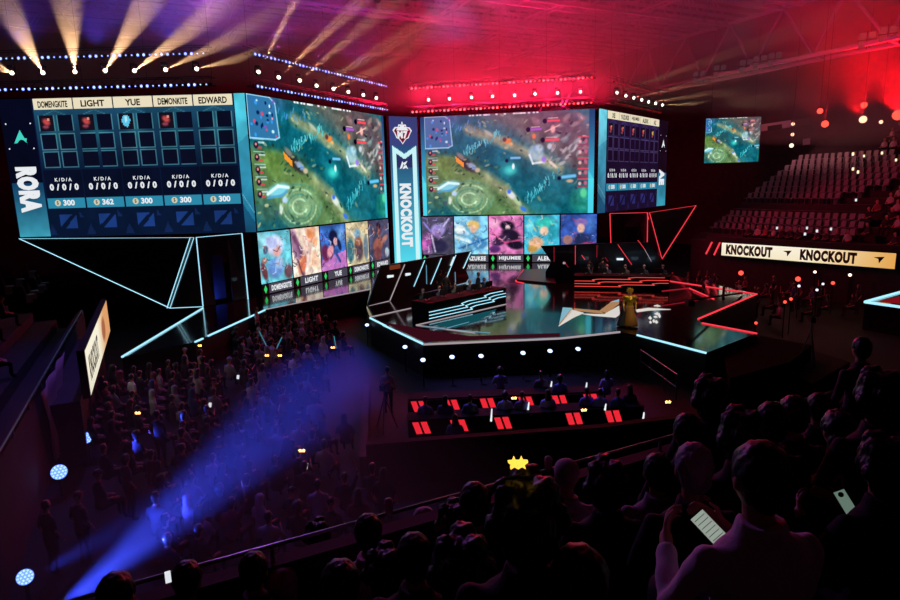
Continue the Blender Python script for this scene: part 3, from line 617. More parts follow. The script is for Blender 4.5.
# LED floor glow: teal wedge and the image field
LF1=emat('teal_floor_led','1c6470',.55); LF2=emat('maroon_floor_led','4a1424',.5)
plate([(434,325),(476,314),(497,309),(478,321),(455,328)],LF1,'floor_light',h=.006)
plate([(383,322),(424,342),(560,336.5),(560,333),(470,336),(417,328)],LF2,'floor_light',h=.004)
# fascia faces: low dark screen front
# ------------------------------------------------------------------ wings
def wing(f,m,label,right=False):
    A,B,C,D,E_=[f(*p) for p in ((-7.6,46.2,5.62),(1.75,38.9,5.58),(.42,38.55,1.5),(2.17,38.0,1.5),(4.85,39.0,1.5))]
    Dt=f(2.3,38.05,5.5); Et=f(4.85,39.0,5.7)
    if not right:
        A=Vector((-27.1,38.1,5.6)); B=Vector((-15.1,35.75,5.55)); C=onz(170,308,1.5); D=onz(203,306.5,1.5); E_=onz(248,299,1.5); Dt=Vector((-14.98,35.8,5.55)); Et=Vector((-12.75,37.25,5.62))
    if right:
        A=aty(696,205.5,57); B=aty(649.5,212.5,51.5); C=onz(662,259,1.5); D=onz(647,260.5,1.5); E_=onz(611.5,261,1.5); Dt=B+Vector((-.15,0,0)); Et=aty(610,213.5,49.2)
    root=empty('stage_wing',C-Vector((0,0,1.5)),label,'stage wall')
    BK=mat('wing_panel','0c0c14',.35,coat=.3)
    def face(pts,name,t=-.12):
        n=(pts[1]-pts[0]).cross(pts[2]-pts[0]).normalized()
        if n.dot(_O-pts[0])<0: n=-n
        mb=MB(); mb.slab(pts,n,t); return mb.build(name,BK,root),n
    face([A,B,C],'triangle_panel'); face([A,C,Vector((C.x,C.y,0)),Vector((A.x,A.y,0))],'lower_panel',-.1) if False else None
    face([B,C,D],'narrow_panel')
    # door panel in pieces around an opening
    def L(s,t): # s along D->E, t up
        lo_=D+(E_-D)*s; hi_=Dt+(Et-Dt)*s; return lo_+(hi_-lo_)*t
    for q in (((0,0),(.27,0),(.27,1),(0,1)),((.66,0),(1,0),(1,1),(.66,1)),((.27,.72),(.66,.72),(.66,1),(.27,1))): face([L(*p) for p in q],'door_surround')
    back=(B-D).cross(E_-D).normalized(); back=-back if back.dot(_O-D)>0 else back
    back.z=0; back.normalize()
    a,b,c,d=[L(s,t)+back*1.6 for s,t in ((.1,0),(.8,0),(.8,.8),(.1,.8))]
    MB().slab([a,b,c,d],back,.1).build('recess_back',mat('recess_wall','303040',.6),root)
    mb=MB(); cc=L(.4,.05)+back*.9+Vector((0,0,-.05)); 
    li=bpy.data.lights.new('recess_light','AREA'); li.energy=26 if not right else 0.0; li.color=(.05,.12,1) if not right else (1,.03,.05); li.size=.7
    lo_=bpy.data.objects.new('recess_light',li); COL.objects.link(lo_); lo_.parent=root; lo_.location=cc-root.location+Vector((0,0,.12)); lo_.rotation_euler=(back).to_track_quat('-Z','Y').to_euler()
    o=.03
    def out_(p,n): return p+n*o
    fr=[((A,B)),((A,C)),((B,C)),((C,D)),((D,Dt)),((Dt,Et)),((Et,E_))]
    vv=(_O-C); vv.z=0; vv.normalize()
    for i,(p,q) in enumerate(fr):
        r=.03 if not right else .034
        p=p+vv*.06; q=q+vv*.06
        if i==0: r*=.6
        MB().bar(p,q,r*2,r).build('neon_tube',m,root)
    p,q=B+vv*.06+Vector((-.22,0,0)),C+vv*.06+Vector((-.18,0,0)); MB().bar(p,q,.07,.04).build('neon_tube',m,root)
    return root
wing(lambda u,v,z:uv(u,v,z),CYAN_E,'dark faceted stage wing with white neon lines and a blue doorway')
wing(lambda u,v,z:uv(39.4-u,v,z),RED_E,'dark faceted stage wing with red neon triangle under the slanted right score wall',True)
# ------------------------------------------------------------------ player desks
def desk(a,b,z1,m,label,depth,stripes,zoff=0):
    W=Wall(a,b); root=empty('player_desk',W.P(W.L/2,1.5,-depth/2),label,'desk')
    W.box(MB(),0,W.L,1.5,z1-.06,-.08,0).build('front_panel',CASE,root)
    for s_ in (0,W.L-.06): W.box(MB(),s_,s_+.06,1.5,z1-.06,-depth,-.08).build('side_panel',CASE,root)
    W.box(MB(),-.05,W.L+.05,z1-.06,z1,-depth,.03).build('desk_top',CASE,root)
    for k,st in enumerate(stripes):
        mb=MB()
        for (p,q) in zip(st[:-1],st[1:]): mb.bar(W.P(p[0]*W.L,1.5+p[1]*(z1-1.5),.03),W.P(q[0]*W.L,1.5+q[1]*(z1-1.5),.03),.05,.03)
        mb.build('light_stripe',m,root)
    return W,root
def zig(y,x0,x1,j1,j2,dy=.12): # stripe with two steps
    return [(x0,y),(j1,y),(j1-.03,y+dy*.6),(j1+.05,y+dy),(j2,y+dy),(j2-.03,y+dy*1.6),(j2+.05,y+dy*2),(x1,y+dy*2)]
STL=[zig(.16,.0,.99,.53,.83,.17),zig(.34,.0,.99,.47,.78,.17),zig(.52,.0,.95,.42,.72,.17)]
STR=[zig(.22,.0,.99,.5,.85,.15)[::1],zig(.42,.0,.99,.28,.72,.15),zig(.62,.0,.95,.22,.6,.15)]
DLW,dl=desk((-1.08,29.38),(3.17,33.39),2.42,CYAN_E,'black player desk with white zigzag light stripes on the left of the stage',1.3,STL)
DRW,dr=desk((7.96,37.73),(13.5,36.32),2.36,emat('desk_red','ff5048',.95),'black player desk with red zigzag light stripes on the right of the stage',1.3,STR)
MONM=mat('monitor_plastic','101014',.4); MONE=emat('monitor_glow','9fc8e8',3.5)
def monitor(W,s_,z,label,group):
    c=W.P(s_,z,-.75); root=empty('monitor',c,label,'monitor',group)
    W.box(MB(),s_-.12,s_+.12,z,z+.02,-.85,-.65).build('stand_foot',MONM,root)
    W.box(MB(),s_-.03,s_+.03,z+.02,z+.2,-.77,-.73).build('stand_neck',MONM,root)
    W.box(MB(),s_-.27,s_+.27,z+.1,z+.4,-.77,-.73).build('casing',MONM,root)
    W.rect(MB(),s_+.25,s_-.25,z+.12,z+.38,-.772).build('display',MONE,root)
for k in range(5):
    monitor(DLW,DLW.L*(k+.5)/5,2.42,['first','second','third','fourth','fifth'][k]+' screen from the left on the white-striped desk','monitors on the left desk')
    monitor(DRW,DRW.L*(k+.5)/5,2.36,['first','second','third','fourth','fifth'][k]+' screen from the left on the red-striped desk','monitors on the right desk')
# booth backdrops: tall leaning panels
def backdrop(W,prof,lines,m,label,extra=None):
    root=empty('booth_backdrop',W.P(sum(p[0] for p in prof)/len(prof),1.5,0),label,'stage wall')
    P=mat('booth_panel','120d18',.3,coat=.3)
    mb=MB(); mb.slab([W.P(s,z,0) for s,z in prof],W.n,-.15); mb.build('panel',P,root)
    for p,q,mm,r in lines: MB().bar(W.P(*p,.03),W.P(*q,.03),r,.03).build('light_line',mm,root)
    return root
BWL=Wall((-4.72,33.87),(1.55,41.73))
sl=lambda x,y:(lambda d:(lambda t:((_O+d*t-BWL.a).dot(BWL.d),(_O+d*t).z))((BWL.a-_O).dot(BWL.n)/d.dot(BWL.n)))(ray(x,y))
C7=lambda x,y:sl(360+x/5,230+y/5)
bd=backdrop(BWL,[C7(42,382),C7(112,178),C7(556,105),C7(533,205),C7(545,240),C7(530,262)],
 [(C7(148,352),C7(222,172),PKW,.06),(C7(268,282),C7(322,152),CYAN_E,.045),(C7(352,270),C7(406,140),CYAN_E,.045),(C7(432,238),C7(478,125),CYAN_E,.045),(C7(515,192),C7(552,110),CYAN_E,.06),(C7(330,175),C7(332,270),CY2,.035),(C7(474,210),C7(476,262),CY2,.04),(C7(450,178),C7(468,134),WHITE_E,.14),(C7(42,380),C7(145,354),PKW,.03)],CYAN_E,'tall black leaning backdrop with slanted white lines behind the left player desk')
mb=MB()
for (x,y,w) in ((150,232,16),(238,222,13)):
    a,b=C7(x-w,y-6),C7(x+w,y-8); c,d=C7(x+w,y+3),C7(x-w,y+8); mb=MB(); mb.add([BWL.P(*q,.04) for q in (d,c,b,a)],[(0,1,2,3)]); mb.build('lit_badge',WHITE_E,bd)
a,b=C7(148,190),C7(200,180); mb=MB(); BWL.box(mb,a[0],b[0],a[1]-.12,a[1]+.14,.0,.03); mb.build('warm_badge',emat('warm_badge_glow','a85030',.4),bd)
BWR=Wall((7.0,42.1),(15.4,39.95))
sr=lambda x,y:(lambda d:(lambda t:((_O+d*t-BWR.a).dot(BWR.d),(_O+d*t).z))((BWR.a-_O).dot(BWR.n)/d.dot(BWR.n)))(ray(x,y))
C9=lambda x,y:sr(500+x/9,235+y/9); C9b=lambda x,y:sr(600+x/9,240+y/9)
c1=sr(640,280)
bd=backdrop(BWR,[C9(410,330),C9(460,240),C9(365,98),C9(860,75),C9b(430,20),C9b(560,170),(C9b(560,170)[0],1.5),(C9(410,330)[0],1.5)],
 [(C9(487,105),C9(487,240),RD2,.06),(C9(678,95),C9(678,265),RED_E,.055),(C9(735,180),C9(765,222),RED_E,.05),(C9(575,235),C9(615,290),RD2,.05),(C9(872,90),C9(872,200),RD2,.05),(C9b(160,40),C9b(285,220),RED_E,.05),(C9b(340,0),C9b(400,80),RED_E,.055),(C9b(400,80),C9b(462,192),PKW,.055),(C9b(45,155),C9b(75,195),RD2,.05)],RED_E,'tall black leaning backdrop with slanted red lines behind the right player desk')
mb=MB(); a=C9b(180,172); BWR.box(mb,a[0]-.22,a[0]+.22,a[1]-.07,a[1]+.07,0,.04); mb.build('lit_badge',WHITE_E,bd)
mb=MB(); a=C9(578,252); BWR.box(mb,a[0]-.09,a[0]+.09,a[1]-.07,a[1]+.07,0,.04); mb.build('lit_badge',PKW,bd)
# low angular ramp beside the right booth
mb=MB(); mb.prism([XY(onz(x,y,1.5)) for x,y in ((516,281),(524,271),(552,270),(556,285))],1.5,1.62)
thing_mesh(mb,'stage_ramp',mat('ramp_black','0c0810',.4),onz(535,278,1.5),'low black ramp with a red lit edge left of the red-striped desk','ramp')
# footlights hung on the stage edge
for k,(x,y) in enumerate([(301,307),(323,302),(345,298),(364,294),(367,325),(405,347),(423,360),(452,357),(481,356),(523,353),(550,351),(578,349)]):
    z=1.15; p=onz(x,y,z); side='under the left portrait wall' if k<4 else 'along the front edge of the stage'
    nm=['first','second','third','fourth'][k] if k<4 else ['first','second','third','fourth','fifth','sixth','seventh','eighth'][k-4]
    root=empty('footlight',(p.x,p.y,0),'%s small white-blue lamp from the left %s'%(nm,side),'stage light','lamps %s'%side)
    MB().tube((p.x,p.y,0),(p.x,p.y,z-.12),.03).build('stem',CASE,root)
    d=Vector((.05,-.55,.83)).normalized(); M=d.to_track_quat('Z','Y').to_matrix()
    hd=MB().lathe(p,[(.06,-.2),(.11,-.12),(.12,0)],10,M).build('lamp_head',CASE,root)
    MB().lathe(p+d*.005,[(.11,0),(.07,.03)],10,M).build('lens',emat('cool_lens',(.5,.66,1),2.2),hd)
# ------------------------------------------------------------------ roof floodlights (four lamps each) and red lamps on the right
FLD=emat('dim_lamp_glass',(.42,.28,.36),.07)  # unlit glass given a faint glow of its own
for k,(x,y) in enumerate([(699,77),(720,71),(746,66),(760,62),(775,59),(867,40),(888,34)]):
    d=ray(x,y); t=(uv(46.2,0)-_O).dot(E1)/d.dot(E1); p=_O+d*t
    n=['leftmost','second','third','fourth','fifth','sixth','rightmost'][k]
    root=empty('floodlight',p,'%s unlit four-lamp floodlight on the sloping roof truss'%n,'floodlight','floodlights on the right roof truss')
    fw=(_O-p).normalized(); xx=fw.cross(Vector((0,0,1))).normalized(); yy=xx.cross(fw)
    M=Matrix((xx,yy,fw)).transposed(); 
    mb=MB(); mb.bar(p-yy*.6,p+yy*.6,.06).bar(p-xx*.55,p+xx*.55,.06); mb.build('bracket',BLACK,root)
    for a in (-.28,.28):
        for b in (-.28,.28): MB().box(p+xx*a+yy*b,(.4,.4,.14),M=M).build('lamp',FLD,root)
RL=emat('red_flare_lamp',(1,.05,.03),3.5); RL2=emat('small_warm_lamp',(1,.55,.35),2.2)
for k,(x,y,r,m,cat) in enumerate([(820,111,.2,RL,0),(793,120,.01,RL,1),(825,124,.25,RL,0),(864,105,.22,RL,0),(863,119.5,.27,RL2,0),(898,115,.38,RL,0),(881,122,.14,RL2,0),(793,124,.14,RL2,0),(792.5,134.5,.14,RL2,0),(791.5,145.5,.18,RL2,0)]):
    if cat: continue
    d=ray(x,y); p=_O+d*46
    if k>=7: p=_O+d*52
    n=[ 'upper left','','lower left','upper right','biggest warm','far right edge','small white low','topmost of three stacked','middle of three stacked','lowest of three stacked'][k]
    root=empty('hall_lamp',p,'%s lamp hanging %s'%(n,'beside the small hanging screen' if k>=7 else 'in the red haze over the right stand'),'lamp','lamps over the right stand')
    MB().tube(p+Vector((0,0,r)),p+Vector((0,0,8 if k<7 else 9)),.02).build('hanging_pole',BLACK,root)
    f=(_O-p).normalized(); M=f.to_track_quat('Z','Y').to_matrix()
    hd=MB().lathe(p,[(r*.5,-.3),(r*1.05,-.12),(r*1.05,0)],12,M).build('lamp_head',CASE,root); MB().lathe(p+f*.005,[(r,0),(r*.6,.04)],12,M).build('lens',m,hd)
    if k>=7:
        l=bpy.data.lights.new('lamp_light','POINT'); l.energy=160; l.color=(1,.3,.3); o=bpy.data.objects.new('lamp_light',l); COL.objects.link(o); o.parent=root; o.location=(-.1,.5,-.2)
    if k in (2,3,4,5):
        l=bpy.data.lights.new('red_beam','SPOT'); l.energy=[0,0,1500,3000,7000,20000][k]; l.color=(1,.004,.01); l.spot_size=math.radians(60); l.spot_blend=1; l.shadow_soft_size=.2
        o=bpy.data.objects.new('red_beam',l); COL.objects.link(o); o.parent=root; aim=(Vector((-.45,-.45,.42))).normalized(); o.location=aim*.45; o.rotation_euler=aim.to_track_quat('-Z','Y').to_euler()
# ================================================================== truss uplights, lamps added to light the hall, and haze
def area(parent,name,loc,aim,energy,col,sx,sy,spread=None):
    l=bpy.data.lights.new(name,'AREA'); l.shape='RECTANGLE'; l.size=sx; l.size_y=sy; l.energy=energy; l.color=col
    if spread: l.spread=math.radians(spread)
    o=bpy.data.objects.new(name,l); COL.objects.link(o); d=Vector(aim).normalized(); o.rotation_euler=d.to_track_quat('-Z','Y').to_euler()
    if parent: o.parent=parent; o.location=Vector(loc)-parent_loc(parent)
    else: o.location=loc
    return o
tr=[o for o in COL.objects if o.name.startswith('lighting_truss')]
def wash(W,x0,x1,tr,energy,col,back=.2,aim=(0,0,1)):
    ax=W.d.angle(Vector((1,0,0)))
    for k in range(3):
        s_=x0+(x1-x0)*(k+.5)/3
        l=bpy.data.lights.new('uplight','SPOT'); l.energy=energy; l.color=col; l.spot_size=math.radians(130); l.spot_blend=1; l.shadow_soft_size=.3
        o=bpy.data.objects.new('uplight',l); COL.objects.link(o); o.parent=tr; o.location=W.P(s_,17.0,back)-tr.location; o.rotation_euler=(-W.n*-.0+Vector(aim)).to_track_quat('-Z','Y').to_euler()
wash(WSL,0,13,tr[0],3200,(.10,.07,1)); wash(WL,1,14,tr[1],2000,(.38,.06,.8)); wash(WR,0,14,tr[2],2600,(1,.006,.14)); wash(WSR,2,12,tr[3],500,(1,.01,.10))
for k in range(6):
    l=bpy.data.lights.new('red_lamp','POINT'); l.energy=1900; l.color=(1,.01,.06); l.shadow_soft_size=.15; o=bpy.data.objects.new('red_lamp',l); COL.objects.link(o); o.parent=tr[2]; o.location=WR.P(.5+2.6*k,15.4,1.2)-tr[2].location
def added_fixture(loc,aim,energy,col,label,size=1.2,angle=90,soft=.3):  # roof lamp added only for the light it throws on its target
    root=empty('added_wash_light',loc,label,'stage light'); d=Vector(aim).normalized(); M=d.to_track_quat('Z','Y').to_matrix()
    MB().tube(Vector(loc),Vector(loc)+Vector((0,0,1.5)),.04).build('hanging_pole',CASE,root)
    MB().lathe(loc,[(.1,-.4),(.22,-.2),(.24,0)],12,M).build('lamp_head',CASE,root)
    l=bpy.data.lights.new('added_wash_lamp','SPOT'); l.energy=energy; l.color=col; l.spot_size=math.radians(angle); l.spot_blend=.8; l.shadow_soft_size=soft
    o=bpy.data.objects.new('added_wash_lamp',l); COL.objects.link(o); o.parent=root; o.location=d*.1; o.rotation_euler=d.to_track_quat('-Z','Y').to_euler()
    return root
def follow(loc,target,e,col,ang,label,soft=.1): return added_fixture(loc,Vector(target)-Vector(loc),e,col,label,angle=ang,soft=soft)
follow(uv(1,32,21.5),uv(1.5,22,0),6500,(.24,.12,1),58,'added violet wash lamp hung from the roof over the left floor crowd',.3)  # added to give the left crowd its purple-blue light
follow(uv(13,28,21.5),uv(12,18.5,.8),16000,(.28,.22,1),26,'added blue-violet wash lamp hung from the roof over the red-lit tables',.3)  # added so the table guests read violet-blue
follow(uv(22,40,21.5),uv(12,-1,6.5),4600,(.9,.05,.32),26,'added magenta wash lamp hung from the roof facing the nearest spectators',.3)  # added for the magenta rim on the nearest people
follow(uv(4,44,21.5),uv(4,1.5,6.3),11000,(.6,.16,.9),24,'added violet lamp hung from the roof facing the nearest spectators',.3)  # added to lift the pale clothes in the near rows
follow(uv(42,6,13.9),uv(36,24,0),1300,(1,.06,.14),90,'added red wash lamp hung from the roof over the right floor crowd',.3)  # added red light, source kept out of view
follow(uv(50,6,14.0),uv(48,28,6),3000,(1,.14,.28),100,'added red wash lamp hung from the roof above the far right seats',.3)  # added red light on the seats, source kept out of view
follow(uv(46,60,20),uv(42,74,8),9000,(1,.02,.14),95,'added crimson fill lamp hung from the roof lighting the back wall',.3)  # added fill, turns the dark back wall maroon
follow(uv(16,6,20),onz(629,327,1.5)+Vector((0,0,1.1)),12000,(1,.85,.5),5,'added warm spot hung from the roof brightening the gold costume')  # added because the costume was too dark
follow(uv(12,18,20),DLW.P(DLW.L/2,2.6,-1.5),6500,(1,.8,.65),14,'added soft spot hung from the roof brightening players at the white-striped desk')  # added to make the left players visible
follow(uv(24,16,20),DRW.P(DRW.L/2,2.6,-1.5),9000,(1,.7,.6),12,'added soft spot hung from the roof brightening players at the red-striped desk')  # added to make the right players visible
def hbox(u0,u1,v0,v1,z0,z1):
    return uvbox(MB(),u0,u1,v0,v1,z0,z1)
haze('stage_haze',hbox(-19,61,6,74,14.3,25.4),'thin smoke haze hanging under the roof around the lighting trusses',.013,aniso=.45)
haze('right_haze',hbox(36,61,4,32,10.6,14.2),'thin red-lit smoke haze over the right stand',.014,aniso=.3)

sc.view_settings.view_transform='Standard'; sc.view_settings.look='None'; sc.view_settings.exposure=0; sc.view_settings.gamma=1
sc.cycles.volume_bounces=0; sc.cycles.max_bounces=5; sc.cycles.use_denoising=True; sc.cycles.sample_clamp_indirect=6
w=bpy.data.worlds.new('world'); sc.world=w; w.use_nodes=True; w.node_tree.nodes['Background'].inputs[0].default_value=(.006,.003,.010,1); w.node_tree.nodes['Background'].inputs[1].default_value=1
# ================================================================== people
from mathutils.bvhtree import BVHTree
def cloth(name,rough=.85,scale=60):
    m=bpy.data.materials.new(name); m.use_nodes=True; nt=m.node_tree; b=nt.nodes['Principled BSDF']; oi=nt.nodes.new('ShaderNodeObjectInfo')
    n=nt.nodes.new('ShaderNodeTexNoise'); n.inputs['Scale'].default_value=scale; tc=nt.nodes.new('ShaderNodeTexCoord'); nt.links.new(tc.outputs['Object'],n.inputs['Vector'])
    bp=nt.nodes.new('ShaderNodeBump'); bp.inputs['Strength'].default_value=.25; bp.inputs['Distance'].default_value=.01; nt.links.new(n.outputs['Fac'],bp.inputs['Height']); nt.links.new(bp.outputs['Normal'],b.inputs['Normal'])
    nt.links.new(oi.outputs['Color'],b.inputs['Base Color']); b.inputs['Roughness'].default_value=rough; return m
CLOTH=cloth('woven_cloth'); SKIN=mat('skin','b07c64',.5,var=.08,scale=9); HAIR=mat('dark_hair','120c0c',.45,bump=.22,scale=55); TROU=mat('dark_trousers','15151c',.85,bump=.2,scale=40)
GHAIR=mat('silver_hair','8c8894',.5,bump=.3,scale=60); SHOE=mat('shoe_rubber','101012',.6)
def loft(mb,rings,n=14,m=0):
    vs=[]
    for x,y,z,rx,ry in rings:
        for i in range(n):
            a=2*PI*i/n; vs.append((x+rx*math.cos(a),y+ry*math.sin(a),z))
    fs=[(k*n+i,k*n+(i+1)%n,(k+1)*n+(i+1)%n,(k+1)*n+i) for k in range(len(rings)-1) for i in range(n)]
    fs+=[tuple(range(n))[::-1],tuple(range(len(vs)-n,len(vs)))]
    mb.add(vs,fs,m); return mb
def limb(mb,p0,p1,r0,r1,n=10):
    mb.ball(p0,r0,n=n,k=6); mb.tube(p0,p1,r0,r1,n=n); mb.ball(p1,r1,n=n,k=6); return mb
def remesh(mb,vox,smooth=2):
    me=mb.mesh('tmp',[SKIN]); ob=bpy.data.objects.new('tmp',me); COL.objects.link(ob)
    # weld-free voxel union
    r=ob.modifiers.new('r','REMESH'); r.mode='VOXEL'; r.voxel_size=vox; r.use_smooth_shade=True
    s=ob.modifiers.new('s','SMOOTH'); s.factor=.5; s.iterations=smooth
    bpy.context.view_layer.update(); dg=bpy.context.evaluated_depsgraph_get()
    out=bpy.data.meshes.new_from_object(ob.evaluated_get(dg)); bpy.data.objects.remove(ob); bpy.data.meshes.remove(me)
    out.polygons.foreach_set('use_smooth',[True]*len(out.polygons)); return out
def hand(mb,w,d,up,s=1,curl=.5,side=1):
    """five fingers on a palm; w wrist, d pointing direction, up = back of the hand"""
    d=Vector(d).normalized(); up=Vector(up); up=(up-d*up.dot(d)).normalized(); sd=d.cross(up)*side
    w=Vector(w); c=w+d*.05
    for o in (-.026,-.009,.009,.026): mb.tube(w+sd*o*.7,w+d*.085+sd*o,.013,.012,n=8); mb.ball(w+d*.085+sd*o,.012,n=8,k=5)
    for i,(o,l) in enumerate(((-.03,.058),(-.01,.07),(.01,.074),(.03,.066))):
        a=w+d*.088+sd*o; p=a
        for j,f in enumerate((.45,.32,.23)):
            an=curl*(j+.6); dd=d*math.cos(an)-up*math.sin(an); q=p+dd*l*f*1.15; limb(mb,p,q,.0088-.001*j,.0082-.001*j,8); p=q
    a=w+d*.03+sd*.03; b=a+(d*.6+sd*.75-up*.3).normalized()*.04; e=b+(d*.9+sd*.2-up*.5).normalized()*.032; limb(mb,a,b,.0125,.0105,8); limb(mb,b,e,.0105,.0085,8)
def pose(kind):
    J={}
    if kind=='stand':
        J=dict(hip=.95,base=[(0,0)],knee=((.1,.03,.5),(-.1,.03,.5)),ank=((.12,-.02,.09),(-.12,-.02,.09)),sh=1.42,el=((.27,-.03,1.14),(-.27,-.03,1.14)),wr=((.27,.1,.9),(-.27,.1,.9)))
    else:
        J=dict(hip=.5,knee=((.12,.44,.52),(-.12,.44,.52)),ank=((.13,.42,.1),(-.13,.42,.1)),sh=.99,el=((.27,.02,.72),(-.27,.02,.72)),wr=((.14,.27,.62),(-.14,.27,.62)))
        if kind=='phone': J['wr']=((.1,.36,.84),(-.17,.33,.84)); J['el']=((.27,.1,.72),(-.28,.08,.72))
        if kind=='raise': J['wr']=((.22,.12,1.6),(-.14,.27,.62)); J['el']=((.30,.08,1.28),(-.27,.02,.72))
        if kind=='game': J['wr']=((.1,.36,.86),(-.1,.36,.86)); J['el']=((.27,.12,.76),(-.27,.12,.76))
    return J
def prims(kind,style,near=False,g=1.):
    """dict tag -> MB of overlapping primitives, facing +y, origin at the floor"""
    J=pose(kind); sh=J['sh']; hz=J['hip']; T={k:MB() for k in ('skin','shirt','trousers','hair')}
    nk=sh+.06; hc=Vector((0,.03,sh+.245)); L=sh-hz
    loft(T['shirt'],[(0,-.01,hz-.08,.155*g,.115*g),(0,-.01,hz+.02,.165*g,.12*g),(0,0,hz+L*.35,.145*g,.105*g),(0,0,hz+L*.7,.18*g,.12*g),(0,-.01,sh-.06,.205*g,.115*g),(0,-.01,sh+.01,.17*g,.09*g),(0,0,sh+.06,.075*g,.065*g)],18 if near else 12)
    limb(T['skin'],(0,-.01,sh),(0,.02,sh+.15),.058,.052)
    n=20 if near else 12; k=12 if near else 8
    T['skin'].ball(hc,.1,n=n,k=k,sc3=(.78,.95,1.15)); T['skin'].ball(hc+Vector((0,.025,-.05)),.07,n=n,k=k,sc3=(.8,.9,.9))
    if near:
        T['skin'].ball(hc+Vector((0,.1,-.02)),.016,n=8,k=6,sc3=(.9,1,1.6))
        for s in (-1,1): T['skin'].ball(hc+Vector((s*.08,-.005,-.015)),.026,n=8,k=6,sc3=(.45,.8,1.2))
        T['skin'].ball(hc+Vector((0,.09,-.065)),.02,n=8,k=5,sc3=(1.2,.6,.5))
    for i,s in enumerate((1,-1)):
        S_=Vector((s*.185*g,-.01,sh-.03)); e=Vector(J['el'][i]); w=Vector(J['wr'][i])
        limb(T['shirt'],S_,e,.058*g,.048); 
        if near: limb(T['shirt'],e,e+(w-e)*.75,.048,.04); limb(T['skin'],e,w,.036,.027)
        else: limb(T['skin'],e,w,.042,.032)
        if near: hand(T['skin'],w,(w-e)+Vector((-s*.05,0,.0)),Vector((s*.6,0,.8)) if kind!='phone' else Vector((s*.9,.3,-.2)),curl=.55,side=-s)
        else: T['skin'].ball(w+(w-e).normalized()*.06,.045,n=8,k=5,sc3=(.7,1,1))
        h=Vector((s*.095,0,hz)); kn=Vector(J['knee'][i]); an=Vector(J['ank'][i])
        limb(T['trousers'],h,kn,.095*g,.065); limb(T['trousers'],kn,an,.062,.045)
        T['trousers'].ball(an+Vector((0,.07,-.05)),.05,n=8,k=6,sc3=(.9,2.2,.9))
    H=T['hair']
    if style=='short': H.ball(hc+Vector((0,-.018,.03)),.108,n=n,k=k,sc3=(.86,.98,1.02)); H.ball(hc+Vector((0,-.045,-.03)),.085,n=n,k=k,sc3=(.88,.75,1.))
    elif style=='bushy':
        H.ball(hc+Vector((0,-.02,.03)),.122,n=n,k=k,sc3=(.93,1,.98)); H.ball(hc+Vector((0,-.05,-.05)),.098,n=n,k=k,sc3=(.98,.8,1.))
        for a_,b_,c_ in ((.05,-.04,.11),(-.06,-.02,.1),(0,.05,.11),(.085,-.05,.02),(-.09,-.05,.0),(.03,-.11,.04),(-.04,-.1,.06)): H.ball(hc+Vector((a_,b_,c_)),.055,n=8,k=6)
    elif style=='long':
        H.ball(hc+Vector((0,-.018,.03)),.112,n=n,k=k,sc3=(.88,1,1.02)); loft(H,[(0,-.05,sh-.12,.09,.045),(0,-.055,sh+.05,.1,.055),(0,-.045,sh+.2,.098,.07),(0,-.03,sh+.3,.08,.06)],14)
    elif style=='hood':
        H.ball(hc+Vector((0,-.02,.02)),.118,n=n,k=k,sc3=(.9,.98,1.08)); loft(H,[(0,-.01,sh-.12,.2,.12),(0,-.01,sh,.15,.11),(0,-.01,sh+.1,.1,.095),(0,-.02,sh+.2,.1,.1)],16)
    elif style=='cap':
        H.ball(hc+Vector((0,-.01,.045)),.108,n=n,k=k,sc3=(.88,1.02,.85)); H.ball(hc+Vector((0,.1,.035)),.07,n=n,k=6,sc3=(1,1,.16))
    return T
FARM={}
def far_mesh(kind,style,vox=.042,hm=None,g=1.):
    key=(kind,style,g)
    if key in FARM: return FARM[key]
    T=prims(kind,style,g=g); al=MB(); trees=[]
    for i,t in enumerate(('skin','shirt','trousers','hair')):
        al.add(T[t].v,T[t].f,0); trees.append(BVHTree.FromPolygons([Vector(v) for v in T[t].v],T[t].f))
    me=remesh(al,vox,2); me.materials.clear()
    for x in (SKIN,CLOTH,TROU,hm or (CLOTH if style in('hood','cap') else HAIR)): me.materials.append(x)
    mi=[]
    for p in me.polygons: mi.append(min(range(4),key=lambda i:trees[i].find_nearest(p.center)[3]))
    me.polygons.foreach_set('material_index',mi); me.name='person'; FARM[key]=me; return me
def far_person(me,loc,rz,col,label,group=None,s=1.,name='person'):
    o=bpy.data.objects.new(name,me); COL.objects.link(o); o.location=loc; o.rotation_euler=(0,0,rz); o.scale=(s,s,s); o.color=(*s2l(hx(col)),1)
    return tag(o,label,'person',group)
def face_to(loc,target): d=Vector(target)-Vector(loc); return math.atan2(-d.x,d.y)
STC=uv(19,34)
NEARM={}
from mathutils import noise as _ns
def ruffle(me,amp,freq,stretch=1.,seed=0.):
    co=[v.co+v.normal*amp*(_ns.noise(Vector((v.co.x*freq,v.co.y*freq,v.co.z*freq*stretch+seed)))+.5*_ns.noise(Vector((v.co.x*freq*2.3,v.co.y*freq*2.3,v.co.z*freq*2.3*stretch+seed)))) for v in me.vertices]
    for v,c in zip(me.vertices,co): v.co=c
    me.update(); return me
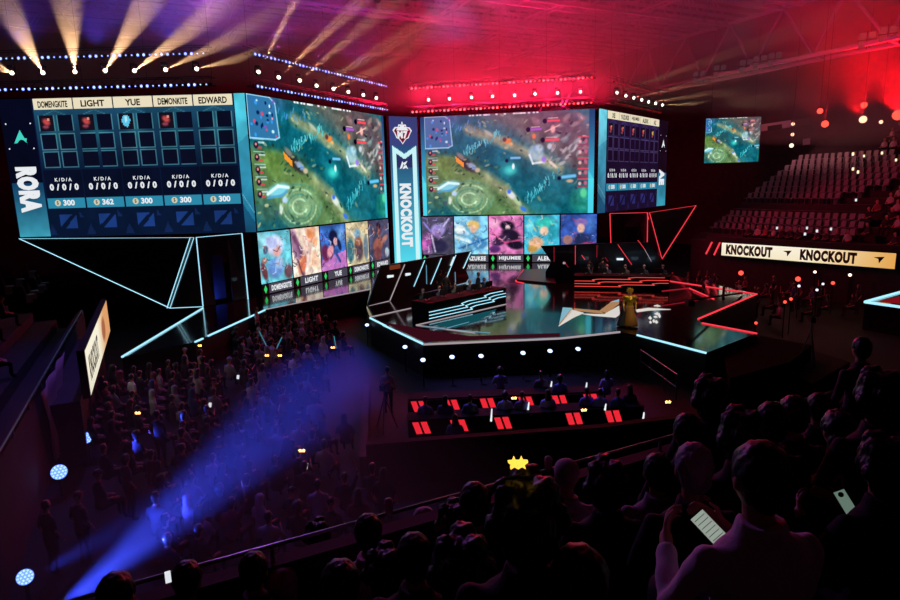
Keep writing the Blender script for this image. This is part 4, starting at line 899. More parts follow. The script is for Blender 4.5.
def near_person(loc,rz,col,label,kind='sit',style='short',hm=None,group=None,s=1.,hood=None,lean=0,tilt=0):
    root=empty('person',loc,label,'person',group,rz); root.scale=(s,s,s)
    key=(kind,style)
    if key not in NEARM:
        T=prims(kind,style,True); J=pose(kind)
        body=MB(); body.add(T['skin'].v,T['skin'].f)
        sh,hz=J['sh'],J['hip']; loft(body,[(0,0,hz-.05,.13,.09),(0,0,hz+.25,.13,.09),(0,-.01,sh-.08,.165,.085),(0,-.01,sh,.12,.07),(0,0,sh+.05,.06,.055)])
        for i,q in enumerate((1,-1)):
            S_=Vector((q*.165,-.01,sh-.04)); limb(body,S_,J['el'][i],.04,.036); h=Vector((q*.09,0,hz)); limb(body,h,J['knee'][i],.07,.05); limb(body,J['knee'][i],J['ank'][i],.045,.035)
        col_=MB(); col_.add(T['shirt'].v,T['shirt'].f)
        loft(col_,[(0,0,sh+.01,.1,.085),(0,-.008,sh+.07,.088,.08),(0,-.01,sh+.105,.078,.074),(0,-.01,sh+.1,.06,.058)],18)
        NEARM[key]=(remesh(body,.0085,2),ruffle(remesh(col_,.013,3),.012,9,.5),ruffle(remesh(T['trousers'],.02,3),.01,8),ruffle(remesh(T['hair'],.01,5),{'bushy':.015,'long':.012,'short':.009,'hood':.014,'cap':.003}[style],{'bushy':30,'long':30,'short':32,'hood':9,'cap':8}[style],.45))
    names=('body','shirt','trousers',{'hood':'headscarf','cap':'cap'}.get(style,'hair'))
    mats=(SKIN,CLOTH,TROU,hm or (CLOTH if style in('hood','cap') else HAIR))
    for me,nm,mt in zip(NEARM[key],names,mats):
        if me.users and me.materials and me.materials[0]!=mt: me=me.copy()
        me.materials.clear(); me.materials.append(mt)
        o=bpy.data.objects.new(nm,me); COL.objects.link(o); o.parent=root; o.color=(*s2l(hx(hood if (hood and nm in('headscarf','cap')) else col)),1)
    if lean: root.rotation_euler=(lean,0,rz)
    return root
ORD=['first','second','third','fourth','fifth','sixth','seventh','eighth','ninth','tenth','eleventh','twelfth','thirteenth','fourteenth','fifteenth','sixteenth','seventeenth','eighteenth','nineteenth','twentieth']
def ordn(k): return ORD[k] if k<20 else ('twenty-'+ORD[k-20] if k<29 else ('thirtieth' if k==29 else 'thirty-'+ORD[k-30]))
def shade(g):
    r=g.random()
    if r<.62: return g.choice(['17161e','201c28','1a1a26','26202a','14141a']),'dark top'
    if r<.84: return g.choice(['9c94a4','b4aab4','8c8494','a898a4']),'pale top'
    if r<.93: return g.choice(['7c3448','6c2c40']),'reddish top'
    return g.choice(['2c3c78','34406c']),'blue top'
STY=['short','short','bushy','long','hood','cap']
g=random.Random(11)
# --- floor crowd left of the stage: rows run across E1
rowi=0
v=34.4
rows=[]
while v>12.2:
    u0,u1=(-2.7,5.6) if v<27 else (3.0,8.2)
    cells=[]; u=u0+g.random()*.3
    while u<u1:
        if g.random()<.9 and not (1.6<u<2.1 and v<27) and not (u<-.6 and v<15.5) and not (u<-2 and v<20) and not (u>4.7 and v<22): cells.append(u+g.uniform(-.05,.05))
        u+=.66
    rows.append((v,cells)); v-=.96
for ri,(v,cells) in enumerate(rows):
    for ci,u in enumerate(cells):
        c,cn=shade(g); st=g.choice(STY); kd=g.choices(['sit','stand','phone','raise'],[.88,.03,.06,.03])[0]; vv=v+g.uniform(-.1,.1); loc=uv(u,vv,0)
        far_person(far_mesh(kd,st),loc,face_to(loc,STC)+g.uniform(-.3,.3),c,'spectator in %s, %s from left in the %s floor row from the stage'%(cn,ordn(ci),ordn(ri)),'floor spectators left of the stage',g.uniform(.96,1.1))
def by_px(x,y,z,up): # ground point under a head seen at px; up = head height above floor z
    return onz(x,y,z+up)-Vector((0,0,up))
spec=[(131,377,'stand','c8c0cc','short','person in a white top standing by the left wall in blue light'),(184,350,'sit','c4b4ac','cap','person in a cream top seated beside the end of the left walkway'),(200,352,'sit','b8a49c','short','person in a beige top with a glowing headpiece near the left walkway'),(197,372,'stand','a89098','long','person in a long pinkish top standing behind the left walkway'),
 (289,327,'stand','a87c70','long','person in an orange-brown top standing near the stage edge under the portraits'),(323,339,'stand','b0a0a4','hood','person in pale headscarf standing right of the floor crowd'),(387,370,'stand','9c8890','short','camera operator in a pinkish top standing at the tripod before the stage'),(77,497,'stand','5c4438','cap','person in a beige cap standing among the blue lamps by the left wall'),(45,506,'stand','141218','short','dark figure standing beside the beige cap near the lowest blue lamp'),(105,385,'stand','8c2030','short','person in red top standing under the left ribbon screen')]
for x,y,k,c,st,lb in spec:
    H_=1.66 if k=='stand' else 1.24; p=by_px(x,y,0,H_); far_person(far_mesh(k,st),p,face_to(p,STC),c,lb)
# --- things that glow among the crowd
GLW=emat('warm_star_glow',(1,.5,.12),6); GLC=emat('cyan_stick_glow',(.1,.5,.62),.5); PHW=emat('phone_glow','dfe4ea',1.0)
def glow_headband(p,label,big=1.,near=False):
    root=empty('glowing_headband',p,label,'headband'); r=.1
    mb=MB()
    for i in range(8):
        a,b=PI*i/8,PI*(i+1)/8; mb.tube(p+Vector((r*math.cos(a),0,r*math.sin(a)-.08)),p+Vector((r*math.cos(b),0,r*math.sin(b)-.08)),.008)
    mb.build('band',CASE,root)
    for s_ in ((-.045,.045) if not near else (-.012,.012)):
        c=p+Vector((s_,0,.065)); pts=[c+Vector((.05*big*(1 if i%2==0 else .45)*math.sin(PI*i/5),-.01,.05*big*(1 if i%2==0 else .45)*math.cos(PI*i/5))) for i in range(10)]
        mb=MB(); mb.slab(pts,(0,1,0),.02); mb.build('glowing_star',GLW if not near else emat('yellow_star_glow',(1,.55,.06),1.6),root)
for x,y,z,w in ((138,415,1.35,'in the left floor crowd nearest the ribbon screen'),(159,426,1.35,'low at the left of the floor crowd'),(200,347,1.4,'beside the left walkway end'),(267,357,1.35,'left one of a pair in the floor crowd'),(280,357,1.35,'right one of a pair in the floor crowd'),(333,349,1.5,'at the right edge of the floor crowd'),(302,453,1.35,'alone in the right rear of the floor crowd'),(514,400,1.3,'between the red-lit tables, rear row'),(584,412,1.3,'between the red-lit tables, front row'),(668,404,1.5,'on the dark stairs right of the red-lit tables')):
    glow_headband(onz(x,y,z),'small warm glowing star headband '+w)
def phone(p,n,up,label,w=.075,h=.155,m=PHW):
    n=Vector(n).normalized(); up=Vector(up); up=(up-n*up.dot(n)).normalized(); x=up.cross(n)
    root=empty('mobile_phone',p,label,'phone'); M=Matrix((x,up,n)).transposed()
    MB().box(Vector(p),(w,h,.009),M=M).build('casing',CASE,root)
    mb=MB(); c=Vector(p)+n*.0052; mb.quad(*[c+x*a*(w*.46)+up*b*(h*.47) for a,b in ((-1,-1),(1,-1),(1,1),(-1,1))]); s_=mb.build('display',m,root); return root,s_,(x,up,n)
for x,y,z,t in ((238,377,1.3,'held up in the middle of the floor crowd'),(210,405,1.3,'held low in the left floor crowd'),(306,466,1.3,'held at the rear right of the floor crowd')):
    p=onz(x,y,z); phone(p,_O-p,(.2,0,1),'small bright phone '+t,.1,.16)
for (a,b,t) in (((259,331),(267,347),'cyan glow stick waved at the left of the crowd below the portraits'),((282,337),(276,350),'cyan glow stick leaning right in the crowd below the portraits'),((334,336),(336,348),'faint cyan glow stick at the right edge of the floor crowd')):
    A=onz(*a,1.9); B=aty(b[0],b[1],A.y+.02); mb=MB(); mb.tube(A,B,.018); thing_mesh(mb,'glow_stick',GLC,B,t,'glow stick')
# --- players and staff on the stage
def at_desk(W,s_,back,z=1.5): return W.P(s_,z,-back)
PC=['3c3430','2c2c34','4a4038','34303c','282830']
for k in range(5):
    for W,ds,lf in ((DLW,'white-striped','left'),(DRW,'red-striped','right')):
        p=at_desk(W,W.L*(k+.5)/5+(.28 if lf=='right' else .22),1.35)
        far_person(far_mesh('game','short'),p,math.atan2(-W.n.x,W.n.y),PC[k] if lf=='left' else PC[4-k],'player seated %s from the left at the %s desk'%(ORD[k],ds),'players at the %s desk'%ds,1.06)
        r=empty('gaming_chair',p-W.n*.05,'black high-backed chair of the %s player at the %s desk'%(ORD[k],ds),'chair','chairs at the %s desk'%ds)
        q=p; W2=W; s_=(q-W.a).dot(W.d)
        W.box(MB(),s_-.24,s_+.24,1.5+.36,1.5+.43,-1.62,-1.15).build('seat',CASE,r); W.box(MB(),s_-.22,s_+.22,1.9,2.62,-1.66,-1.56).build('backrest',CASE,r); MB().tube(W.P(s_,1.54,-1.4),W.P(s_,1.87,-1.4),.03).build('pedestal',CASE,r)
        b=MB(); 
        for i in range(5): a=2*PI*i/5; b.bar(W.P(s_,1.53,-1.4),W.P(s_+.26*math.cos(a),1.53,-1.4+.26*math.sin(a)),.04,.03)
        b.build('foot_star',CASE,r)
p=onz(478,285,1.5)
p=aty(478,266,33.6); p.z=1.5; far_person(far_mesh('stand','short'),p,face_to(p,(0,10,0))+1.2,'121216','referee in a black suit standing at the right end of the left desk',s=1.03)
for k,(x,y) in enumerate(((440,268),(446,276))): p=aty(x,y,35.2-1.0*k); p.z=1.5; far_person(far_mesh('stand','short'),p,face_to(p,STC),'2c2628','staff member standing behind the %s players at the left desk'%['second and third','third'][k])
for k,(x,y) in enumerate(((590,258),(603,258))): p=aty(x,y,39.2); p.z=1.5; far_person(far_mesh('stand','short'),p,0 if k else .5,'1c181c','dark-clothed staff member, %s of two standing behind the right desk'%['left','right'][k])
# --- host in gold costume
GOLDM=mat('gold_fabric','b89430',.35,.6,bump=.6,scale=30); AMB=mat('amber_skirt','8c5c20',.6,bump=.5,scale=20); CAPEM=mat('dark_cape','16142a',.7,bump=.4,scale=15)
hp=onz(629,327,1.5); host=empty('person',hp,'presenter in a gold-topped costume with long dark cape, standing beside the floor emblem','person'); hr=face_to(hp,(3,0,0)); host.rotation_euler=(0,0,hr)
T=prims('stand','bushy',True); b=MB(); b.add(T['skin'].v,T['skin'].f); b.add(T['trousers'].v,T['trousers'].f); loft(b,[(0,0,.9,.13,.09),(0,0,1.2,.12,.085),(0,-.01,1.38,.16,.08),(0,0,1.47,.06,.055)])
def raw(me,nm,mt): me.materials.clear(); me.materials.append(mt); o=bpy.data.objects.new(nm,me); COL.objects.link(o); o.parent=host; return o
raw(remesh(b,.015),'body',SKIN)
b=MB(); b.add(T['shirt'].v,T['shirt'].f); 
for q in (-1,1): b.ball((q*.2,0,1.42),.11,n=10,k=6,sc3=(1.2,1,.8))
b.ball((0,.08,1.3),.09); raw(remesh(b,.02),'gold_jacket',GOLDM)
b=MB(); loft(b,[(-.08,-.02,.06,.34,.3),(-.04,0,.5,.25,.22),(0,0,1.0,.16,.12)],16); raw(remesh(b,.025),'skirt',AMB)
b=MB(); loft(b,[(.2,-.12,.03,.36,.2),(.12,-.14,.7,.28,.14),(.03,-.12,1.4,.2,.08)],16); raw(remesh(b,.025),'cape',CAPEM)
b=MB(); b.add(T['hair'].v,T['hair'].f)
for i in range(7): a=-PI*.1+PI*1.2*i/6; b.tube((.1*math.cos(a),0,1.72+.06*math.sin(a)),(.19*math.cos(a),0,1.74+.17*math.sin(a)),.03,.008)
raw(remesh(b,.016),'crown_headdress',GOLDM)
# ================================================================== middle of the hall: low wall, red-lit tables, cameras
mb=MB(); A=onz(367,441,1.25); B=onz(600,424,1.25); C=onz(690,413,1.25)
mb.prism([XY(A),XY(B),XY(C),(C.x,C.y-.25),(B.x,B.y-.25),(A.x,A.y-.25)],0,1.25)
thing_mesh(mb,'barrier_wall',CASE,((A.x+C.x)/2,A.y,0),'long low black barrier in front of the red-lit tables','barrier')
mb=MB(); D=onz(367,441,1.25); mb.prism([(A.x,A.y-.25),(A.x-.2,A.y-.25),(A.x-.9,A.y+6),(A.x-.7,A.y+6)],0,.9); thing_mesh(mb,'barrier_wall',mat('side_drape','1c0c18',.8),(A.x-.3,A.y+2,0),'dark maroon side drape left of the red-lit tables','barrier')
REDP=emat('red_panel_glow','f02838',.95); TBL=mat('table_black','08070a',.8,spec=.1)
def vip_table(a,b,panels,label):
    W=Wall(a,b); root=empty('table',W.P(W.L/2,0,0),label,'table')
    W.box(MB(),0,W.L,.7,.75,-.35,.35).build('table_top',TBL,root)
    for s_ in (0.05,W.L/2,W.L-.1): W.box(MB(),s_,s_+.06,0,.7,-.3,.3).build('leg',TBL,root)
    W.box(MB(),0,W.L,.08,.66,.28,.32).build('modesty_panel',TBL,root)
    for s_ in panels:
        for j in (0,1):
            x=s_+j*.27; MB().slab([W.P(x+.13,.26,.33),W.P(x+.33,.26,.33),W.P(x+.2,.66,.33),W.P(x,.66,.33)],W.n,.02).build('red_light_panel',REDP,root)
P0=onz(408,404,.45); P1=onz(600,396,.45); d=(P1-P0); W1=Wall(XY(P0),XY(P1))
def sx(W,x,y,z=.45): return (onz(x,y,z)-W.a).dot(W.d)
vip_table(XY(P0),XY(P1),[sx(W1,x,y) for x,y in ((411,403),(443,403),(478,398),(515,396),(549,397),(580,396))],'rear long black table with pairs of slanted red light panels')
P0=onz(408,425,.45); P1=onz(640,411,.45); W2=Wall(XY(P0),XY(P1))
vip_table(XY(P0),XY(P1),[sx(W2,x,y) for x,y in ((412,424),(449,422),(492,419),(562,415),(601,413))],'front long black table with pairs of slanted red light panels behind the low barrier')
vip=[(500,380,'8c88c8','lit violet-white shirt, centre of the row behind the rear red-lit table'),(541,384,'5c4868','dark purple top right of the violet-white shirt behind the rear table'),(425,410,'5c6890','blue-grey top at the left end between the two red-lit tables'),(445,409,'4c4c78','slate top second from left between the two red-lit tables'),(470,408,'5a6488','blue-grey top third from left between the two tables'),(505,405,'7c7cc0','violet shirt left of the glowing headband between the tables'),(522,405,'585098','purple shirt right of the glowing headband between the tables'),(548,403,'9c90e0','bright violet shirt in the middle between the tables'),(560,388,'5868a8','blue top behind the right half of the rear table'),(607,383,'a098e8','bright lavender shirt behind the right end of the rear table'),(587,401,'7068b8','violet top right part between the tables'),(600,402,'6860a8','violet shirt at the right end between the tables'),(618,402,'2c4890','deep blue top standing right of the tables'),(455,428,'7084a8','pale blue top with white paper in front of the front table'),(630,398,'4c2838','dark maroon top right of the red-lit tables')]
for x,y,c,t in vip:
    p=by_px(x,y-9,0,1.2); far_person(far_mesh('sit',g.choice(STY[:4])),p,face_to(p,STC),c,'seated guest in '+t)
WSG=emat('white_stick_glow','e8f4f8',1.0)
for x,y,h,t in ((491,415,.42,'left'),(528,406,.26,'second from left'),(551,384,.2,'third from left, on the rear table'),(586,386,.26,'fourth from left, on the rear table'),(605,407,.22,'fifth from left'),(643,417,.3,'rightmost, past the table ends')):
    p=onz(x,y,.9); mb=MB(); mb.tube(p-Vector((0,0,h/2)),p+Vector((.03,0,h/2)),.035,.02,n=8); thing_mesh(mb,'light_stick',WSG,p-Vector((0,0,h/2)),'upright white glowing stick among the red-lit tables, '+t,'light stick')
TRI=mat('tripod_metal','55506c',.4,.6)
def tripod(p,h,label,cam_=True):
    p=Vector(p); root=empty('camera_tripod',p,label,'camera')
    for k in range(3):
        a=2*PI*k/3+.4; MB().tube(p+Vector((.42*math.cos(a),.42*math.sin(a),0)),p+Vector((0,0,h*.85)),.022).build('leg',TRI,root)
    MB().tube(p+Vector((0,0,h*.8)),p+Vector((0,0,h)),.03).build('column',TRI,root)
    c=p+Vector((0,0,h+.1)); b=MB().box(c,(.16,.4,.2),rz=-.3).build('camera_body',CASE,root)
    MB().tube(c+Vector((.05,.18,0)),c+Vector((.12,.42,0)),.06,.07,n=12).build('lens',CASE,b); MB().box(c+Vector((-.03,-.05,.14)),(.05,.2,.05)).build('handle',CASE,b)
p=by_px(384,388,0,1.5); tripod(p,1.45,'tripod camera at the aisle left of the red-lit tables')
p=onz(808,372,.6); mb=MB(); mb.prism([XY(onz(x,y,.6)) for x,y in ((748,352),(795,345),(850,362),(812,384))],0,.6); thing_mesh(mb,'camera_platform',mat('platform_violet','0e0c1c',.8,spec=.1),(p.x,p.y,0),'low dark violet camera platform right of the stage','platform'); tripod(onz(808,368,.6),1.9,'tall violet-lit tripod camera on the platform right of the stage')
mb=MB(); mb.prism([XY(onz(x,y,1.2)) for x,y in ((722,350),(762,336),(812,345),(790,362),(730,378))],0,1.2); thing_mesh(mb,'equipment_case',mat('case_black2','050406',.9,spec=.05),onz(770,350,0),'big black covered equipment block beside the right stage arm','case')
# crane camera over the right arm of the stage
jp=onz(722,318,0); root=empty('camera_crane',jp,'black camera crane reaching over the red-lined stage arm','camera crane')
MB().tube(jp,jp+Vector((0,0,1.9)),.07).build('column',CASE,root); tip=onz(690,300,2.6); MB().bar(jp+Vector((.8,-.6,1.6)),tip,.09).build('arm',CASE,root); MB().box(tip-Vector((0,0,.15)),(.3,.4,.25)).build('camera_head',CASE,root)
# side arm of the stage at the far right
mb=MB(); q=[XY(onz(x,y,1.5)) for x,y in ((865,302),(930,284),(930,312))]; root=empty('side_stage',(q[0][0]+2,q[0][1],0),'pointed side stage at the right edge, cyan outline around a red floor','stage')
MB().prism(q,0,1.5).build('platform',STG,root); q2=[XY(onz(x,y,1.5)) for x,y in ((879,301.5),(928,290),(928,307))]; MB().prism(q2,1.5,1.52).build('red_floor_light',emat('deep_red_floor','a01420',.6),root)
neon(pl([(930,284),(865,302),(930,311)]),CYAN_E,root,.06)
# rails on the dark stairs right of the tables
rail(onz(640,372,0),onz(676,400,0),0,1.0,3,'faint stair rail running down beside the red-lit tables',.03)
# lamps on stands in the right floor crowd
WL1=emat('lamp_warm',(1,.75,.55),2.2); RL1=emat('lamp_red',(1,.06,.04),2.4); WL3=emat('lamp_white',(.8,.85,1),1.6)
for k,(x,y,m,r,t) in enumerate([(729,263,WL1,.16,'warm lamp furthest left'),(755,266,WL1,.13,'warm lamp second from left'),(783,268,WL1,.13,'warm lamp in the middle'),(815,272,WL1,.12,'warm lamp under the second word'),(850,275,WL1,.13,'warm lamp at the right end'),(741,273,RL1,.2,'red lamp furthest left'),(798,279,RL1,.19,'bright red lamp in the middle'),(833,283,RL1,.13,'red lamp on the right'),(785,302,RL1,.1,'low red lamp of a close pair, left one'),(791,299,RL1,.1,'low red lamp of a close pair, right one'),(756,323,RL1,.08,'tiny red lamp beyond the stage arm'),(799,286,WL3,.1,'small white lamp in the middle'),(823,284,WL3,.09,'small white lamp on the right'),(817,290,WL3,.09,'small white lamp low right')]):
    z=1.9; p=onz(x,y,z); root=empty('stand_lamp',(p.x,p.y,0),t+' below the KNOCKOUT ribbon','lamp')
    MB().tube((p.x,p.y,0),(p.x,p.y,z),.025).build('stem',CASE,root); f=(_O-p).normalized(); M=f.to_track_quat('Z','Y').to_matrix()
    hd=MB().lathe(p,[(r*.5,-.2),(r,-.06),(r,0)],10,M).build('lamp_head',CASE,root); MB().lathe(p+f*.004,[(r*.8,0),(r*.5,.03)],10,M).build('lens',m,hd)
# red tubes beside the ribbon
for a,b,t in (((706,254),(712,242),'left'),((714,255),(720,242.5),'right')):
    A=WRB.P(0,0,0); d=ray(*a); k=(WRB.a-_O).dot(WRB.n)/d.dot(WRB.n); P_=_O+d*k; d=ray(*b); k=(WRB.a-_O).dot(WRB.n)/d.dot(WRB.n); Q_=_O+d*k
    mb=MB(); mb.bar(P_,Q_,.09); thing_mesh(mb,'neon_tube',RED_E,P_,'%s of two short slanted red tubes left of the ribbon screen'%t,'neon tube')
# right floor crowd
g=random.Random(5); rows=[]
for ri in range(5):
    v=30.5-2.4*ri; n_=0
    for ci in range(8):
        u=29.5+ri*.35+ci*1.05+g.uniform(-.2,.2)
        if u>38 or g.random()<.15: continue
        c,cn=shade(g); kd=g.choice(['stand','stand','sit','raise']); loc=uv(u,v+g.uniform(-.4,.4))
        far_person(far_mesh(kd,g.choice(STY)),loc,face_to(loc,STC),c,'spectator in %s, %s from left in the %s floor row below the ribbon'%(cn,ORD[n_],ORD[ri]),'floor spectators below the right ribbon screen'); n_+=1
# ------------------------------------------------------------------ left stand: spectators and a few empty seats
SEATM=mat('seat_grey','5c5862',.5,var=.15); 
def seat_mesh():
    mb=MB(); mb.box((0,.0,.42),(.44,.4,.05)); mb.box((0,-.2,.66),(.44,.05,.42),M=Matrix.Rotation(.15,3,'X')); mb.box((0,-.05,.2),(.06,.3,.4)); return mb.mesh('seat',SEATM)
SM=seat_mesh()
def seat(loc,rz,label,group):
    o=bpy.data.objects.new('stadium_seat',SM); COL.objects.link(o); o.location=loc; o.rotation_euler=(0,0,rz); return tag(o,label,'seat',group)
g=random.Random(21)
rzL=face_to((0,0,0),E1*.95+S1*.3)
for k in range(1,8):
    n=0
    for i in range(10):
        v=9+2.3*i+g.uniform(-.4,.4)
        if g.random()<.35: continue
        c,cn=shade(g); c=c if g.random()<.4 else '1a161e'; cn='dark top' if c=='1a161e' else cn
        far_person(far_mesh('sit',g.choice(STY)),uv(-3.7-.9*k-.45,v,LF(k)),rzL,c,'spectator in %s, %s from the near end in %s row of left stand'%(cn,ORD[n],ORD[k]),'spectators in the left stand'); n+=1
for i,(x,y) in enumerate([(14,270),(22,276),(38,268),(20,292),(30,288),(44,282),(54,279),(8,283)]):
    bestk=min(range(1,13),key=lambda k:abs(touv(onz(x,y,LF(k)+.6))[0]-(-3.7-.9*k-.45))); u_,v_=touv(onz(x,y,LF(bestk)+.6)); k=bestk
    seat(uv(-3.7-.9*k-.55,v_,LF(k)),rzL,'empty grey seat, %s of the eight empty ones high in the left stand'%ORD[i],'empty seats in the left stand')
# cloth banner hung over the left wall
mb=MB(); n=14
P_=[uv(-2.2,v_,z_) for v_,z_ in ((14.2,4.3),(17.6,4.3),(16.6,2.0),(15.5,1.2),(14.6,2.2))]
nx=9; vs=[];fs=[]
for j in range(8):
    for i in range(nx):
        t=i/(nx-1); z=2.75-j*.33; v_=19.4+.1*j+(5.0-.62*j)*t; vs.append(uv(-3.3+.06*math.sin(i*1.9+j*.4),v_,z))
for j in range(7):
    for i in range(nx-1): fs.append((j*nx+i,j*nx+i+1,(j+1)*nx+i+1,(j+1)*nx+i))
mb.add(vs,fs,0,True); o=thing_mesh(mb,'cloth_banner',mat('pale_pink_cloth','c09aa4',.8,bump=.3),uv(-3.3,21,.4),'crumpled pale pink cloth draped over the left stand wall','cloth'); md=o.modifiers.new('s','SOLIDIFY'); md.thickness=.02
# blue lamps at the foot of the left wall
BLL=emat('blue_led_lens',(.12,.25,1),2.2); BLW=emat('blue_led_dot',(.3,.45,1),2.6)
for x,y,r,t,en in ((25,577,.15,'second lowest',2500),(28,628,.2,'lowest',34000),(59,472,.2,'middle',5000),(86,438,.17,'upper half-hidden',12000)):
    z=.7; p=onz(x,y,z); f=(_O-p).normalized(); M=f.to_track_quat('Z','Y').to_matrix(); root=empty('led_lamp',(p.x,p.y,0),'%s round blue LED lamp in a column beside the left wall'%t,'stage light','blue lamps beside the left wall')
    MB().tube((p.x,p.y,0),(p.x,p.y,z-.1),.04).build('stand',CASE,root); hd=MB().lathe(p,[(r*.6,-.3),(r*1.08,-.1),(r*1.08,0)],16,M).build('lamp_head',CASE,root); MB().lathe(p+f*.004,[(r,0),(r*.9,.01)],16,M).build('lens',BLL,hd)
    mb=MB(); a=Vector((1,0,0)); X_=f.cross(Vector((0,0,1))).normalized(); Y_=X_.cross(f)
    for i in range(19):
        rr=0 if i==0 else (.45 if i<7 else .8); an=i*2*PI/(6 if i<7 else 12); mb.lathe(p+f*.016+(X_*math.cos(an)+Y_*math.sin(an))*rr*r,[(r*.14,0),(r*.1,.008)],6,M)
    mb.build('led_dots',BLW,hd)
    l=bpy.data.lights.new('blue_beam','SPOT'); l.energy=en; l.color=(.04,.07,1); l.spot_size=math.radians(25); l.spot_blend=1; l.shadow_soft_size=.1
    o=bpy.data.objects.new('blue_beam',l); COL.objects.link(o); o.parent=root; o.location=(E1*.25+Vector((0,0,z))); o.rotation_euler=(E1*1.0+S1*.35+Vector((0,0,.2 if t!='lowest' else .5))).to_track_quat('-Z','Y').to_euler()
haze('floor_haze',hbox(-3.4,4.6,3.2,16,.05,4.2),'thin smoke haze over the left floor crowd around the blue lamps',.02)
# ------------------------------------------------------------------ right stand: empty seats, crowd
rzR=face_to((0,0,0),-E1*.9+S1*.25)
cnt=0; ROWS=[(k,v0,v1) for k,v0,v1 in [(1,24,35.5),(2,24,35.5),(3,24,35.5),(6,28,36),(7,27,36),(8,26,36),(9,25,36),(10,25,36),(11,26,36),(12,27,36),(13,28,36)]]
for k,v0,v1 in ROWS:
    v=v1; n=0
    while v>v0 and cnt<280:
        seat(uv(RU(k)+.5,v,RF(k)),rzR,'empty pale seat, %s from the left in the %s row of the right stand'%(ordn(n),ORD[k-1]),'empty seats in the right stand'); v-=.58; n+=1; cnt+=1
g=random.Random(33)
mb=MB(); base=far_mesh('sit','short'); 
low=bpy.data.objects.new('t',base); COL.objects.link(low); md=low.modifiers.new('d','DECIMATE'); md.ratio=.12; bpy.context.view_layer.update()
lm=bpy.data.meshes.new_from_object(low.evaluated_get(bpy.context.evaluated_depsgraph_get())); bpy.data.objects.remove(low)
LV=[v.co.copy() for v in lm.vertices]; LFc=[tuple(p.vertices) for p in lm.polygons]; LMi=[p.material_index for p in lm.polygons]
CM=[SKIN,mat('crowd_dark','1c1820',.85),mat('crowd_pale','a89ca4',.85),mat('crowd_red','7c2c3c',.85),TROU,HAIR]
for k in range(0,18):
    v=-6
    while v<(34 if k<1 else 24.5 if k<14 else 30):
        if g.random()<.68:
            R_=Matrix.Rotation(rzR+g.uniform(-.3,.3),3,'Z'); o_=uv(RU(k)+.5,v,RF(k)); c=g.choices([1,2,3],[.6,.28,.12])[0]; n0=len(mb.v)
            mb.v+=[tuple(R_@q+o_) for q in LV]
            for f,mi in zip(LFc,LMi): mb.f.append([i+n0 for i in f]); mb.m.append({0:0,1:c,2:4,3:5}[mi]); mb.sm.append(True)
        v+=.62+g.uniform(0,.15)
o=thing_mesh(mb,'seated_crowd',CM,uv(45,5,3.3),'dense seated crowd filling the right stand behind the ribbon screen','crowd',kind='stuff')
for i,(x,y) in enumerate([(853,154),(864,156),(882,153),(853,169),(858,172),(896,160),(856,200),(863,197),(777,228),(807,228),(805,234),(817,231),(831,229),(778,130)][:13]):
    best=min(range(0,20),key=lambda k:abs(touv(onz(x,y,RF(k)+1.3+(1e-3)))[0]-RU(k)-.8) if y>183 or RF(k)+1.3>8.3 else 99)
    p=onz(x,y,RF(best)+1.3) if abs(y-183)>12 else aty(x,y,40)
    if p.length>64: p=aty(x,y,40)
    phone(p,_O-p,(0,0,1),'tiny bright phone in the right stand, %s of thirteen going down'%ORD[i],.14,.2,PHW if i>5 else emat('warm_phone_glow',(1,.8,.45),1.5))
# pale fascia boards of the upper balcony
PAN=mat('balcony_board','d8ccd4',.7,var=.1)
def board(pts,Y,name,label,t=.2,m=PAN):
    P_=[aty(x,y,Y) for x,y in pts]; mb=MB(); mb.slab(P_,(0,1,0),t); return thing_mesh(mb,name,m,(P_[0]+P_[2])/2,label,'board')
board([(757,132),(791,127),(791,120),(757,125)],64,'balcony_board','pale board high up beside the hanging screen')
board([(768,131),(782,129),(782,124),(768,126)],63.9,'balcony_sign','dark rectangle on the pale upper board',m=CASE)
board([(793,127),(820,124),(820,117),(793,120)],64,'balcony_board','darker upper board right of the stacked lamps',m=mat('board_dark','4c3c44',.7))
board([(804,145),(820,143),(820,136),(804,139)],64,'balcony_board','small pale board below the upper boards')
